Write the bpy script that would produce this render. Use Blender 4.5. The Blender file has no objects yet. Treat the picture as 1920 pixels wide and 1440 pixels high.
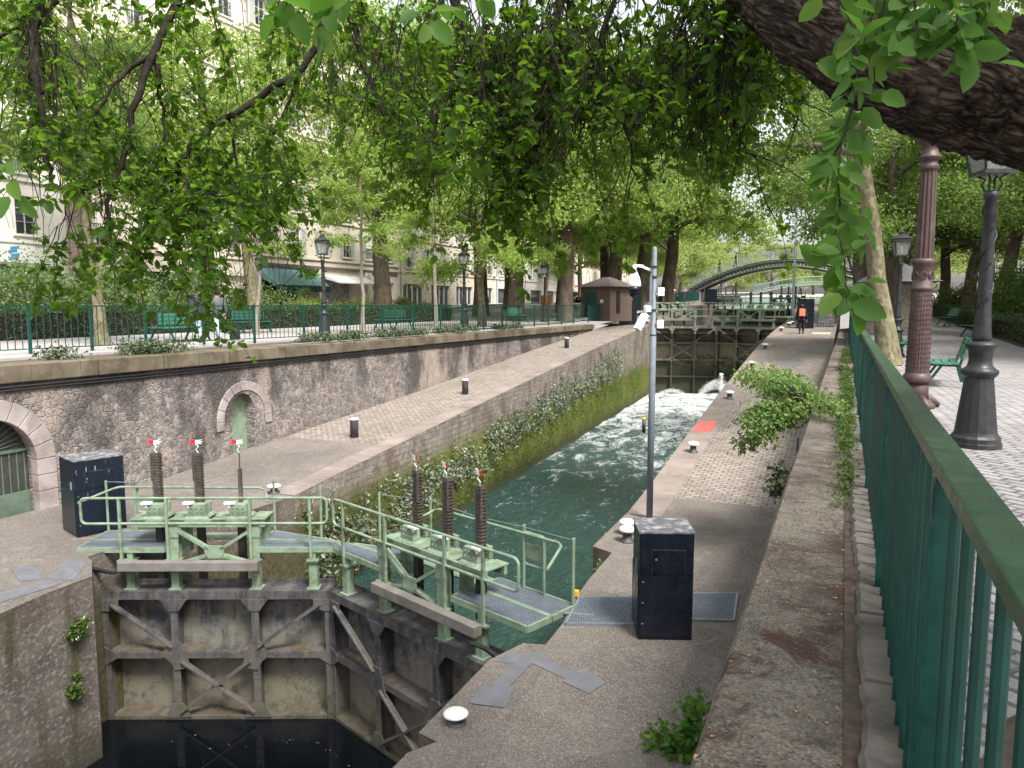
import bpy, bmesh, math, random
import numpy as np
from mathutils import Vector, Matrix
R = math.radians
PI = math.pi
S = bpy.context.scene
COL = S.collection

# ------------------------------------------------------------------ camera
CZ = 1.6
PITCH, YAW, FPX = R(6.0585), R(24.168), 1385.0
cam_d = bpy.data.cameras.new("camera")
cam = bpy.data.objects.new("camera", cam_d)
COL.objects.link(cam)
cam.location = (0, 0, CZ)
cam.rotation_euler = (R(90) - PITCH, 0, YAW)
cam_d.sensor_width = 36.0
cam_d.lens = FPX / 1920 * 36
cam_d.clip_start = 0.05
cam_d.clip_end = 3000
S.camera = cam

# ------------------------------------------------------------------ world, sun, exposure
SUN_EL, SUN_AZ = R(56), R(125)      # azimuth clockwise from +Y
W = bpy.data.worlds.new("World")
S.world = W
W.use_nodes = True
wn = W.node_tree
sky = wn.nodes.new("ShaderNodeTexSky")
sky.sky_type = 'NISHITA'
sky.sun_disc = False
sky.sun_elevation = SUN_EL
sky.sun_rotation = SUN_AZ
sky.air_density = 1.4
sky.dust_density = 4.0
hs = wn.nodes.new("ShaderNodeHueSaturation")
hs.inputs['Saturation'].default_value = 0.28
wn.links.new(sky.outputs[0], hs.inputs['Color'])
wn.links.new(hs.outputs[0], wn.nodes['Background'].inputs['Color'])
wn.nodes['Background'].inputs['Strength'].default_value = 0.13
sl = bpy.data.lights.new("sun", 'SUN')
sl.energy = 3.0
sl.angle = R(15)
sl.color = (1.0, 0.96, 0.9)
sun = bpy.data.objects.new("sun", sl)
COL.objects.link(sun)
sdir = Vector((math.sin(SUN_AZ) * math.cos(SUN_EL), math.cos(SUN_AZ) * math.cos(SUN_EL), math.sin(SUN_EL)))
sun.rotation_euler = sdir.to_track_quat('Z', 'Y').to_euler()
S.view_settings.view_transform = 'Standard'
S.view_settings.look = 'None'
S.view_settings.exposure = 1.25
S.view_settings.gamma = 1.0
S.cycles.max_bounces = 7
S.cycles.diffuse_bounces = 4
S.cycles.transmission_bounces = 4
S.cycles.transparent_max_bounces = 6
S.cycles.use_denoising = True
S.cycles.sample_clamp_indirect = 6.0

# ------------------------------------------------------------------ helpers
_f = Vector((-math.sin(YAW) * math.cos(PITCH), math.cos(YAW) * math.cos(PITCH), -math.sin(PITCH)))
_r = Vector((math.cos(YAW), math.sin(YAW), 0))
_u = _r.cross(_f)
def P(u, v, d):
    """point seen at photo pixel (u, v), d metres in front of the lens"""
    return Vector((0, 0, CZ)) + d * (_f + _r * ((u - 960) / FPX) - _u * ((v - 720) / FPX))

class MB:
    def __init__(s, mx=1):
        s.v = []; s.f = []; s.mx = mx
    def add(s, vs, fs):
        o = len(s.v)
        s.v += [tuple(p) for p in vs]
        s.f += [tuple(i + o for i in f) for f in fs]
        return s
    def box(s, x0, x1, y0, y1, z0, z1):
        return s.add([(x0,y0,z0),(x1,y0,z0),(x1,y1,z0),(x0,y1,z0),(x0,y0,z1),(x1,y0,z1),(x1,y1,z1),(x0,y1,z1)],
                     [(0,3,2,1),(4,5,6,7),(0,1,5,4),(1,2,6,5),(2,3,7,6),(3,0,4,7)])
    def hexa(s, b, t):
        return s.add(list(b) + list(t), [(0,3,2,1),(4,5,6,7),(0,1,5,4),(1,2,6,5),(2,3,7,6),(3,0,4,7)])
    def bar(s, p, q, w, h, up=(0,0,1)):
        p = Vector(p); q = Vector(q); d = (q - p).normalized(); up = Vector(up)
        a = d.cross(up)
        if a.length < 1e-4: a = d.cross(Vector((1,0,0)))
        a.normalize(); b = a.cross(d)
        a *= w / 2; b *= h / 2
        return s.hexa([p-a-b, p+a-b, p+a+b, p-a+b], [q-a-b, q+a-b, q+a+b, q-a+b])
    def tube(s, path, r, n=8, cap=True):
        path = [Vector(p) for p in path]
        rr = r if isinstance(r, (list, tuple, np.ndarray)) else [r] * len(path)
        up = Vector((0,0,1)); prev = None; vs = []; fs = []
        for i, p in enumerate(path):
            t = (path[min(i+1, len(path)-1)] - path[max(i-1, 0)])
            if t.length < 1e-9: t = Vector((0,0,1))
            t.normalize()
            if prev is None:
                a = t.cross(up if abs(t.z) < .95 else Vector((1,0,0))).normalized()
            else:
                a = (prev - t * prev.dot(t))
                a = a.normalized() if a.length > 1e-6 else t.orthogonal().normalized()
            prev = a; b = t.cross(a)
            for k in range(n):
                c = 2 * PI * k / n
                vs.append(p + (a * math.cos(c) + b * math.sin(c)) * rr[i])
        for i in range(len(path) - 1):
            for k in range(n):
                k2 = (k + 1) % n
                fs.append((i*n+k, i*n+k2, (i+1)*n+k2, (i+1)*n+k))
        if cap:
            fs.append(tuple(range(n-1, -1, -1)))
            fs.append(tuple((len(path)-1)*n + k for k in range(n)))
        return s.add(vs, fs)
    def lathe(s, prof, n=24, o=(0,0,0), flute=None):
        vs = []; fs = []
        for j, (r, z) in enumerate(prof):
            for k in range(n):
                c = 2 * PI * k / n
                q = r * (flute[k % len(flute)] if flute and (len(prof[j]) < 3) else 1)
                vs.append((o[0] + q*math.cos(c), o[1] + q*math.sin(c), o[2] + z))
        for j in range(len(prof)-1):
            for k in range(n):
                k2 = (k+1) % n
                fs.append((j*n+k, j*n+k2, (j+1)*n+k2, (j+1)*n+k))
        fs.append(tuple(range(n-1, -1, -1)))
        fs.append(tuple((len(prof)-1)*n + k for k in range(n)))
        return s.add(vs, fs)
    def prism(s, poly, vec):
        n = len(poly); vec = Vector(vec)
        a = [Vector(p) for p in poly]; b = [p + vec for p in a]
        fs = [tuple(range(n)), tuple(range(2*n-1, n-1, -1))]
        for i in range(n):
            j = (i+1) % n
            fs.append((i, n+i, n+j, j))
        return s.add(a + b, fs)
    def build(s, name, m, parent=None, smooth=False, bevel=0):
        me = bpy.data.meshes.new(name)
        v = s.v
        if s.mx < 0: v = [(-p[0], p[1], p[2]) for p in v]
        me.from_pydata(v, [], s.f)
        if smooth or bevel:
            pass
        bm = bmesh.new(); bm.from_mesh(me)
        bmesh.ops.recalc_face_normals(bm, faces=bm.faces)
        bm.to_mesh(me); bm.free()
        if smooth:
            me.shade_smooth()
        me.update()
        return link(name, me, m, parent, bevel)

def link(name, me, m, parent=None, bevel=0):
    o = bpy.data.objects.new(name, me)
    COL.objects.link(o)
    if m and not me.materials: me.materials.append(m)
    if parent: o.parent = parent
    if bevel:
        b = o.modifiers.new("bevel", 'BEVEL'); b.width = bevel; b.segments = 2; b.limit_method = 'ANGLE'
    return o

def tag(o, label=None, cat=None, group=None, kind=None):
    if label: o['label'] = label
    if cat: o['category'] = cat
    if group: o['group'] = group
    if kind: o['kind'] = kind
    return o
def thing(name, label, cat, loc=(0,0,0), rz=0, group=None):
    o = bpy.data.objects.new(name, None); COL.objects.link(o)
    o.empty_display_size = .2
    o.location = loc; o.rotation_euler = (0,0,rz)
    return tag(o, label, cat, group)
def struct(mb, name, m): return tag(mb.build(name, m), kind='structure')
def dup(root, loc, rz=0, label=None, group=None, sc=None):
    def cp(o, par):
        c = o.copy(); COL.objects.link(c)
        if par: c.parent = par
        for ch in o.children: cp(ch, c)
        return c
    r = cp(root, None)
    r.location = loc; r.rotation_euler = (0,0,rz)
    if sc: r.scale = sc if isinstance(sc, (tuple, list)) else (sc, sc, sc)
    if label: r['label'] = label
    if group: r['group'] = group
    return r

def mesh_np(name, V, F):
    """V (n,3), F list of (k,m) index arrays with m verts per face"""
    me = bpy.data.meshes.new(name)
    V = np.asarray(V, np.float32)
    me.vertices.add(len(V)); me.vertices.foreach_set('co', V.ravel())
    nl = sum(f.size for f in F); nf = sum(len(f) for f in F)
    me.loops.add(nl); me.polygons.add(nf)
    me.loops.foreach_set('vertex_index', np.concatenate([f.ravel() for f in F]).astype(np.int32))
    tot = np.concatenate([np.full(len(f), f.shape[1]) for f in F]).astype(np.int32)
    st = np.concatenate([[0], np.cumsum(tot)[:-1]]).astype(np.int32)
    me.polygons.foreach_set('loop_start', st)
    try: me.polygons.foreach_set('loop_total', tot)
    except Exception: pass
    me.update(calc_edges=True)
    return me

def norm(a): return a / np.maximum(np.linalg.norm(a, axis=1, keepdims=True), 1e-9)
def leaves(C, D, N, L, Wd, detail=1, fold=.18, droop=.12):
    """leaf blades: base C, along D, facing N, length L, width Wd"""
    C = np.asarray(C, float); D = norm(np.asarray(D, float)); N = np.asarray(N, float)
    N = norm(N - D * np.sum(N*D, 1, keepdims=True)); B = np.cross(D, N)
    L = np.asarray(L, float)[:, None]; Wd = np.asarray(Wd, float)[:, None]
    def pt(t, w, h): return C + D*L*t + B*Wd*w + N*(L*h)
    n = len(C); i = np.arange(n)[:, None]
    if detail == 2:
        f2 = fold
        q = [pt(0,0,0), pt(.2,-.40,f2*.6), pt(.5,-.5,f2*.7-droop*.2), pt(.8,-.32,f2*.3-droop*.7), pt(1,0,-droop),
             pt(.8,.32,f2*.3-droop*.7), pt(.5,.5,f2*.7-droop*.2), pt(.2,.40,f2*.6), pt(.22,0,0), pt(.5,0,-droop*.25), pt(.8,0,-droop*.6)]
        V = np.stack(q, 1).reshape(-1, 3); o = i * 11
        T = np.array([[0,1,8],[0,8,7],[3,4,10],[10,4,5]]); Q = np.array([[1,2,9,8],[2,3,10,9],[8,9,6,7],[9,10,5,6]])
        return V, [(o[:, :, None] + T[None]).reshape(-1, 3), (o[:, :, None] + Q[None]).reshape(-1, 4)]
    if detail == 1:
        q = [pt(0,0,0), pt(.4,-.5,fold*.6), pt(1,0,-droop), pt(.4,.5,fold*.6)]
        V = np.stack(q, 1).reshape(-1, 3); o = i * 4
        T = np.array([[0,1,2],[0,2,3]])
        return V, [(o[:, :, None] + T[None]).reshape(-1, 3)]
    q = [pt(0,-.2,0), pt(.45,-.5,0), pt(1,0,-droop), pt(.45,.5,0)]
    V = np.stack(q, 1).reshape(-1, 3); o = i * 4
    return V, [o + np.array([[0,1,2,3]])]

def blob_leaves(rng, centers, radii, n, size, detail=1, up=.5, flat=.7):
    """n leaves scattered in gaussian clumps round the given centres"""
    centers = np.asarray(centers, float); radii = np.asarray(radii, float)
    k = rng.integers(0, len(centers), n)
    C = centers[k] + rng.normal(0, 1, (n, 3)) * radii[k][:, None] * np.array([1, 1, flat])
    D = rng.normal(0, 1, (n, 3)); D[:, 2] -= .5
    N = rng.normal(0, 1, (n, 3)); N[:, 2] += up * 2
    L = size * rng.uniform(.6, 1.3, n)
    return leaves(C, D, N, L, L * rng.uniform(.55, .85, n), detail)

# ------------------------------------------------------------------ materials
class NT:
    def __init__(s, name):
        s.m = bpy.data.materials.new(name); s.m.use_nodes = True
        s.t = s.m.node_tree; s.b = s.t.nodes['Principled BSDF']
        s.out = s.t.nodes['Material Output']
        s.geo = s.n('ShaderNodeNewGeometry'); s.pos = s.geo.outputs['Position']
        s.tc = s.n('ShaderNodeTexCoord'); s.obj = s.tc.outputs['Object']
    def n(s, typ, ins=None, **pr):
        x = s.t.nodes.new(typ)
        for k, v in pr.items(): setattr(x, k, v)
        for k, v in (ins or {}).items(): s.set(x.inputs[k], v)
        return x
    def set(s, sock, v):
        if isinstance(v, bpy.types.NodeSocket): s.t.links.new(v, sock)
        elif isinstance(v, (tuple, list)) and len(v) == 3 and sock.type == 'RGBA': sock.default_value = (*v, 1)
        else: sock.default_value = v
    def noise(s, scale, detail=4, rough=.55, vec=None, dist=0):
        return s.n('ShaderNodeTexNoise', {'Vector': vec or s.pos, 'Scale': scale, 'Detail': detail, 'Roughness': rough, 'Distortion': dist}).outputs['Fac']
    def vor(s, scale, feature='F1', vec=None, out='Distance', rnd=1.0):
        x = s.n('ShaderNodeTexVoronoi', {'Vector': vec or s.pos, 'Scale': scale, 'Randomness': rnd}, feature=feature)
        return x.outputs[out]
    def ramp(s, fac, *st, interp='LINEAR'):
        x = s.n('ShaderNodeValToRGB', {'Fac': fac}); r = x.color_ramp; r.interpolation = interp
        while len(r.elements) < len(st): r.elements.new(.5)
        for e, (p, c) in zip(r.elements, st):
            e.position = p; e.color = (*c, 1) if isinstance(c, (tuple, list)) else (c, c, c, 1)
        return x.outputs['Color']
    def mix(s, fac, a, b, mode='MIX'):
        x = s.n('ShaderNodeMix', data_type='RGBA', blend_type=mode)
        s.set(x.inputs[0], fac); s.set(x.inputs[6], a); s.set(x.inputs[7], b)
        return x.outputs[2]
    def math(s, op, a, b=0.0, clamp=False):
        x = s.n('ShaderNodeMath', operation=op, use_clamp=clamp); s.set(x.inputs[0], a); s.set(x.inputs[1], b)
        return x.outputs[0]
    def mapr(s, v, a, b, c=0.0, d=1.0):
        return s.n('ShaderNodeMapRange', {0: v, 1: a, 2: b, 3: c, 4: d}).outputs[0]
    def xyz(s, vec=None):
        x = s.n('ShaderNodeSeparateXYZ', {0: vec or s.pos}); return x.outputs
    def comb(s, x, y, z): return s.n('ShaderNodeCombineXYZ', {0: x, 1: y, 2: z}).outputs[0]
    def scale(s, vec, sc): return s.n('ShaderNodeMapping', {'Vector': vec, 'Scale': sc}).outputs[0]
    def rot(s, vec, rz, sc=(1,1,1)): return s.n('ShaderNodeMapping', {'Vector': vec, 'Rotation': (0,0,rz), 'Scale': sc}).outputs[0]
    def brick(s, vec, w, h, mortar, a, b, mc, sc=1.0, bias=0.0, sq=.5):
        x = s.n('ShaderNodeTexBrick', {'Vector': vec, 'Scale': sc, 'Brick Width': w, 'Row Height': h, 'Mortar Size': mortar, 'Color1': a, 'Color2': b, 'Mortar': mc, 'Bias': bias, 'Mortar Smooth': .3}, offset=sq)
        return x.outputs['Color'], x.outputs['Fac']
    def bump(s, h, strength=.5, dist=.01):
        return s.n('ShaderNodeBump', {'Height': h, 'Strength': strength, 'Distance': dist}).outputs[0]
    def done(s, col, rough=.7, bump=None, metal=0.0, spec=.5, **kw):
        s.set(s.b.inputs['Base Color'], col); s.set(s.b.inputs['Roughness'], rough)
        s.set(s.b.inputs['Metallic'], metal); s.set(s.b.inputs['Specular IOR Level'], spec)
        if bump: s.set(s.b.inputs['Normal'], bump)
        for k, v in kw.items(): s.set(s.b.inputs[k.replace('_', ' ')], v)
        return s.m

def paint(name, c, rough=.45, var=.25, scale=6, dirt=None, damt=.5, metal=0, dscale=3, bumpst=.08):
    t = NT(name)
    lo = tuple(x*(1-var) for x in c); hi = tuple(min(1, x*(1+var)) for x in c)
    col = t.ramp(t.noise(scale, 5, vec=t.obj), (.3, lo), (.7, hi))
    if dirt:
        col = t.mix(t.mapr(t.noise(dscale, 8, .7, vec=t.obj), .5, .68, 0, damt), col, dirt)
    rg = t.mapr(t.noise(scale*2, 3, vec=t.obj), .3, .7, rough-.1, rough+.12)
    return t.done(col, rg, t.bump(t.noise(60, 4, vec=t.obj), bumpst, .004), metal)

def leafmat(name, dark, light, trans=.45, tcol=None, rough=.45, hue=0):
    t = NT(name)
    rnd = t.geo.outputs['Random Per Island']
    col = t.ramp(rnd, (0, dark), (.5, tuple((a+b)/2 for a, b in zip(dark, light))), (.88, light), (1, (light[0]*1.7, light[1]*1.15, light[2])))
    col = t.mix(t.mapr(t.noise(.7, 2), .35, .65, 0, .5), col, t.mix(.5, dark, light))
    t.done(col, rough, spec=.22)
    tr = t.n('ShaderNodeBsdfTranslucent', {'Color': t.mix(.65, col, tcol or light)})
    mx = t.n('ShaderNodeMixShader', {0: trans, 1: t.b.outputs[0], 2: tr.outputs[0]})
    t.t.links.new(mx.outputs[0], t.out.inputs['Surface'])
    return t.m

def mk():
    m = {}
    # exposed-aggregate concrete of the lower quay
    t = NT('aggregate concrete')
    c = t.ramp(t.noise(.55, 6, .6), (.3, (.085,.073,.063)), (.7, (.165,.143,.125)))
    c = t.mix(t.mapr(t.noise(1.6, 6, .65, dist=.6), .5, .72, 0, .55), c, (.12,.098,.08))
    sp = t.vor(95, out='Color'); spv = t.xyz(sp)[0]
    c = t.mix(t.mapr(spv, .6, 1, 0, .7), c, (.33,.30,.28))
    c = t.mix(t.mapr(spv, .3, 0, 0, .5), c, (.06,.05,.042))
    c = t.mix(t.mapr(t.noise(9, 5, .75), .6, .7, 0, .45), c, (.36,.27,.235))
    c = t.mix(t.mapr(t.vor(5, vec=t.pos), .1, .02, 0, .5), c, (.5,.47,.43))
    wv = t.n('ShaderNodeVectorMath', {0: t.pos, 1: t.n('ShaderNodeVectorMath', {0: t.n('ShaderNodeTexNoise', {'Vector': t.pos, 'Scale': 1.2, 'Detail': 5}).outputs['Color'], 3: .5}, operation='SCALE').outputs[0]}, operation='ADD').outputs[0]
    ce = t.vor(.42, 'DISTANCE_TO_EDGE', wv); cv = t.xyz(t.vor(.42, 'F1', wv, 'Color'))
    c = t.mix(t.mapr(cv[0], .2, .9, 0, .5), c, t.mix(.5, c, (.09,.08,.073)))
    c = t.mix(t.mapr(ce, .010, .0, 0, .28), c, (.05,.042,.035))
    c = t.mix(t.mapr(t.noise(2.6, 7, .72, dist=.6), .55, .66, 0, .5), c, (.23,.205,.18))
    m['agg'] = t.done(c, .9, t.bump(t.vor(95), .5, .006), spec=.25)
    # granite setts
    def sett(name, w, h, rz, a, b, mo, swap=False, moss=.35):
        t = NT(name)
        v = t.rot(t.pos, rz)
        wob = t.n('ShaderNodeTexNoise', {'Vector': t.pos, 'Scale': 3.0, 'Detail': 2}).outputs['Color']
        v = t.n('ShaderNodeVectorMath', {0: v, 1: t.n('ShaderNodeVectorMath', {0: wob, 3: .05}, operation='SCALE').outputs[0]}, operation='ADD').outputs[0]
        c, f = t.brick(v, w, h, .018, a, b, mo)
        cell = t.noise(5.3, 2, .5)
        c = t.mix(t.mapr(cell, .3, .7, 0, .5), c, t.mix(.5, a, (.3,.25,.22)))
        c = t.mix(t.mapr(t.noise(.5, 5, .6), .48, .7, 0, moss), c, (.085,.078,.058))
        c = t.mix(t.mapr(t.noise(30, 3), .55, .8, 0, .4), c, (.42,.39,.36))
        hgt = t.math('SUBTRACT', t.noise(25, 3), t.math('MULTIPLY', f, 1.6))
        return t.done(c, .8, t.bump(hgt, .7, .02), spec=.3)
    m['sett'] = sett('quay setts', .22, .13, 0, (.31,.265,.235), (.17,.143,.125), (.055,.048,.036))
    m['prom'] = sett('promenade setts', .21, .125, R(38), (.33,.32,.332), (.20,.193,.203), (.075,.07,.066), moss=.3)
    m['sett_l'] = sett('path setts', .25, .14, R(90), (.42,.40,.40), (.33,.31,.31), (.2,.19,.18), moss=.15)
    # coping stone
    def stone(name, a, b, dirt, amt=.5, axis=1, joint=1.1):
        t = NT(name)
        c = t.ramp(t.noise(1.3, 6, .6), (.3, a), (.7, b))
        c = t.mix(t.mapr(t.noise(.9, 8, .7, dist=.5), .45, .65, 0, amt), c, dirt)
        c = t.mix(t.mapr(t.noise(40, 4, .7), .55, .75, 0, .4), c, tuple(x*1.5 for x in b))
        c = t.mix(t.mapr(t.vor(3.5), .09, .02, 0, .35), c, (.55,.53,.47))
        yy = t.xyz()[axis]
        fr = t.math('FRACT', t.math('DIVIDE', yy, joint))
        j = t.mapr(t.math('ABSOLUTE', t.math('SUBTRACT', fr, .5)), .488, .5, 0, .8)
        c = t.mix(j, c, (.05,.045,.035))
        return t.done(c, .88, t.bump(t.noise(28, 6, .7), .5, .012), spec=.25)
    m['coping'] = stone('coping stone', (.17,.137,.122), (.26,.22,.195), (.10,.08,.068))
    m['wallcap'] = stone('mossy coping', (.085,.068,.045), (.19,.158,.12), (.034,.03,.013), .85)
    t = NT('parapet concrete')
    c = t.ramp(t.noise(1.1, 6, .6), (.3, (.14,.118,.098)), (.7, (.27,.235,.195)))
    c = t.mix(t.mapr(t.noise(7, 8, .78), .50, .60, 0, .6), c, (.085,.07,.056))
    sp = t.xyz(t.vor(80, out='Color'))
    c = t.mix(t.mapr(sp[0], .62, 1, 0, .6), c, (.36,.33,.29)); c = t.mix(t.mapr(sp[1], .7, 1, 0, .6), c, (.05,.042,.034))
    x, y, z = t.xyz()
    blot = t.math('ADD', t.noise(.8, 7, .68, dist=.4), t.mapr(x, -.4, .12, -.07, .10))
    c = t.mix(t.mapr(blot, .50, .63, 0, .85), c, (.06,.047,.038))
    c = t.mix(t.math('MULTIPLY', t.mapr(t.noise(1.7, 7, .75, dist=1), .53, .60, 0, .8), t.mapr(y, 9, 4, .35, 1)), c, (.075,.033,.026))
    c = t.mix(t.mapr(t.noise(26, 5, .7), .58, .72, 0, .5), c, (.30,.25,.20))
    m['parapet'] = t.done(c, .92, t.bump(t.math('ADD', t.noise(40, 6, .75), t.vor(80)), .9, .012), spec=.2)
    m['kerb'] = stone('granite kerb', (.11,.098,.088), (.21,.188,.17), (.05,.042,.034), .8, joint=90)
    m['arch'] = stone('arch stone', (.23,.195,.185), (.40,.35,.335), (.11,.088,.088), .7, joint=90)
    # rubble wall
    t = NT('rubble masonry')
    x, y, z = t.xyz()
    v = t.comb(y, z, t.math('MULTIPLY', x, .3))
    wob = t.n('ShaderNodeTexNoise', {'Vector': v, 'Scale': 2.5, 'Detail': 4}).outputs['Color']
    v2 = t.n('ShaderNodeVectorMath', {0: v, 1: t.n('ShaderNodeVectorMath', {0: wob, 3: .35}, operation='SCALE').outputs[0]}, operation='ADD').outputs[0]
    e = t.vor(7.6, 'DISTANCE_TO_EDGE', v2); cc = t.xyz(t.vor(7.6, 'F1', v2, 'Color'))
    c = t.ramp(cc[0], (0, (.105,.093,.092)), (.35, (.175,.157,.15)), (.7, (.25,.22,.20)), (1, (.35,.305,.265)))
    c = t.mix(t.mapr(cc[1], .97, 1, 0, .8), c, (.36,.19,.09))
    c = t.mix(.3, c, (.175,.152,.144))
    mort = t.mapr(t.math('ADD', e, t.math('MULTIPLY', t.math('SUBTRACT', t.noise(14, 5, .7, vec=v), .5), .16)), .01, .05, 1, 0)
    c = t.mix(t.math('MULTIPLY', mort, .5), c, (.40,.355,.335))
    c = t.mix(t.mapr(t.noise(4.2, 7, .78, vec=v, dist=1.2), .52, .60, 0, .55), c, (.36,.305,.285))
    c = t.mix(t.mapr(t.noise(9, 7, .8, vec=v, dist=.8), .50, .60, 0, .75), c, (.078,.068,.065))
    st = t.math('ADD', t.noise(.55, 6, .62, vec=t.scale(v, (1, .45, 1))), t.mapr(z, -2.6, .3, -.1, .09))
    c = t.mix(t.mapr(st, .485, .59, 0, .78), c, (.05,.044,.044))
    pale = t.mapr(t.noise(.8, 4, .6, vec=t.scale(v, (1, .35, 1.7))), .55, .68, 0, .55)
    c = t.mix(pale, c, (.45,.37,.315))
    base = t.math('ADD', z, t.math('MULTIPLY', y, -.088))
    c = t.mix(t.math('MULTIPLY', t.mapr(base, -3.7, -4.35, 0, .6), t.noise(3, 5, .7)), c, (.075,.07,.035))
    m['rubble'] = t.done(c, .9, t.bump(t.math('ADD', t.mapr(e, 0, .1), t.math('MULTIPLY', t.noise(25, 5, vec=v), .7)), .8, .03), spec=.2)
    # lock chamber wall: courses above, moss below
    t = NT('lock wall masonry')
    x, y, z = t.xyz()
    v = t.comb(y, z, 0.0)
    c, f = t.brick(v, .55, .17, .012, (.25,.215,.188), (.19,.162,.14), (.15,.13,.107))
    c = t.mix(t.mapr(t.noise(6, 6, .75, vec=v), .5, .62, 0, .7), c, (.37,.33,.295))
    c = t.mix(t.mapr(t.noise(3.5, 7, .78, vec=v, dist=1), .50, .60, 0, .65), c, (.085,.07,.055))
    c = t.mix(t.mapr(t.noise(1.1, 6, .65, vec=t.scale(v, (1, .5, 1))), .46, .62, 0, .75), c, (.10,.075,.05))
    lvl = t.math('ADD', z, t.math('MULTIPLY', y, -.018))      # moss line climbs a little with the quay
    lvl = t.math('ADD', lvl, t.math('MULTIPLY', t.math('SUBTRACT', t.noise(1.2, 5, .65, vec=v), .5), 1.0))
    moss = t.ramp(t.noise(7, 6, .7, vec=v), (.3, (.05,.06,.008)), (.55, (.13,.145,.018)), (.75, (.25,.24,.04)))
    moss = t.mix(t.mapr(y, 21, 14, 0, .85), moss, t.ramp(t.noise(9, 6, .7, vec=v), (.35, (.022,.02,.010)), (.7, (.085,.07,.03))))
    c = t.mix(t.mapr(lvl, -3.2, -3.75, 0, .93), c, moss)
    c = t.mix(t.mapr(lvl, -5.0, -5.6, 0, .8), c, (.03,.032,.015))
    m['lockwall'] = t.done(c, .85, t.bump(t.math('SUBTRACT', t.noise(20, 6, .7, vec=v), f), .8, .025), spec=.3)
    # near wall below the quay: grey-brown concrete with streaks
    t = NT('stained basin wall')
    x, y, z = t.xyz()
    v = t.comb(t.math('ADD', y, x), z, 0.0)
    c = t.ramp(t.noise(2.2, 7, .65, vec=v), (.3, (.07,.056,.051)), (.7, (.165,.14,.122)))
    c = t.mix(t.mapr(t.noise(14, 5, .7, vec=v), .52, .62, 0, .6), c, (.33,.29,.255))
    stre = t.noise(1.1, 6, .6, vec=t.scale(v, (2.2, .25, 1)))
    c = t.mix(t.mapr(stre, .52, .66, 0, .8), c, (.045,.05,.018))
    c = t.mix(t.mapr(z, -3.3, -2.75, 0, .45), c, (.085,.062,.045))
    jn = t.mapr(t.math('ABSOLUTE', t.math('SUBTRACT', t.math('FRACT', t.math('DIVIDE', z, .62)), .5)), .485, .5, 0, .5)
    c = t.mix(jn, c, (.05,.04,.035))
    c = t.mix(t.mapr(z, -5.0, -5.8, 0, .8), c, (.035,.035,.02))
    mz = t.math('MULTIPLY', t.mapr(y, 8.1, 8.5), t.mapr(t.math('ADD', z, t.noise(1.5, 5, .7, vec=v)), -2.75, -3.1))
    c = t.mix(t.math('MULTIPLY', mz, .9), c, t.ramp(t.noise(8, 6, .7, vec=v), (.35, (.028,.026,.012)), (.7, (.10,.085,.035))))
    m['basin'] = t.done(c, .85, t.bump(t.noise(12, 7, .7, vec=v), .7, .03), spec=.3)
    # gate metals
    def gate(name, base, hi, mud, lo):
        t = NT(name)
        x, y, z = t.xyz(t.obj)
        v = t.comb(x, z, y)
        c = t.ramp(t.noise(2.6, 7, .68, vec=t.obj, dist=.5), (.42, base), (.58, hi))
        sv = t.scale(v, (3.0, .35, 1))
        c = t.mix(t.mapr(t.noise(1.9, 7, .68, vec=sv), .48, .58, 0, .7), c, mud)
        low = t.math('ADD', t.math('DIVIDE', z, -2.5), t.math('MULTIPLY', t.math('SUBTRACT', t.noise(2.2, 6, .7, vec=t.obj), .5), 1.3))
        c = t.mix(t.mapr(low, .25, .75, 0, .85), c, mud)
        c = t.mix(t.mapr(low, .85, 1.15, 0, .9), c, lo)
        c = t.mix(t.mapr(t.noise(22, 6, .75, vec=t.obj), .6, .7, 0, .5), c, (.30,.27,.22))
        c = t.mix(t.mapr(t.noise(4, 7, .78, vec=t.obj, dist=1), .55, .63, 0, .7), c, (.04,.032,.026))
        return t.done(c, .62, t.bump(t.noise(25, 5, .7, vec=t.obj), .3, .008), spec=.4)
    m['gate'] = gate('gate frame metal', (.030,.030,.036), (.068,.066,.074), (.108,.098,.083), (.05,.048,.017))
    m['skin'] = gate('gate skin plate', (.045,.047,.055), (.15,.143,.138), (.172,.157,.118), (.045,.045,.015))
    m['gate_wet'] = gate('wet gate metal', (.085,.07,.05), (.17,.14,.105), (.21,.175,.125), (.022,.026,.010))
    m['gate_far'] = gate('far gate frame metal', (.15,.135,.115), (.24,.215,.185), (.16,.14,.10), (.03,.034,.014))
    m['mud'] = paint('dry mud', (.075,.06,.042), .9, .4, 9, (.07,.055,.03), .8, bumpst=.5)
    m['green'] = paint('pale green paint', (.185,.255,.18), .5, .16, 7, (.085,.09,.05), .8, dscale=3.2)
    t = NT('rust flecked green paint')
    c = t.ramp(t.noise(7, 5, vec=t.obj), (.3, (.155,.215,.15)), (.7, (.215,.29,.205)))
    c = t.mix(t.mapr(t.noise(3.2, 8, .7, vec=t.obj), .5, .64, 0, .75), c, (.105,.115,.065))
    c = t.mix(t.mapr(t.noise(13, 7, .78, vec=t.obj), .60, .66, 0, .8), c, (.075,.045,.025))
    c = t.mix(t.mapr(t.noise(24, 5, .7, vec=t.scale(t.obj, (1,1,.25))), .62, .70, 0, .5), c, (.30,.35,.28))
    m['green'] = t.done(c, t.mapr(t.noise(9, 4, vec=t.obj), .3, .7, .4, .65), t.bump(t.noise(40, 5, .7, vec=t.obj), .15, .004))
    m['dkgreen'] = paint('dark green paint', (.003,.050,.041), .36, .25, 9, (.006,.04,.028), .5)
    m['railtop'] = paint('weathered green rail paint', (.028,.072,.036), .40, .3, 14, (.06,.085,.035), .6, dscale=9, bumpst=.15)
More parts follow.
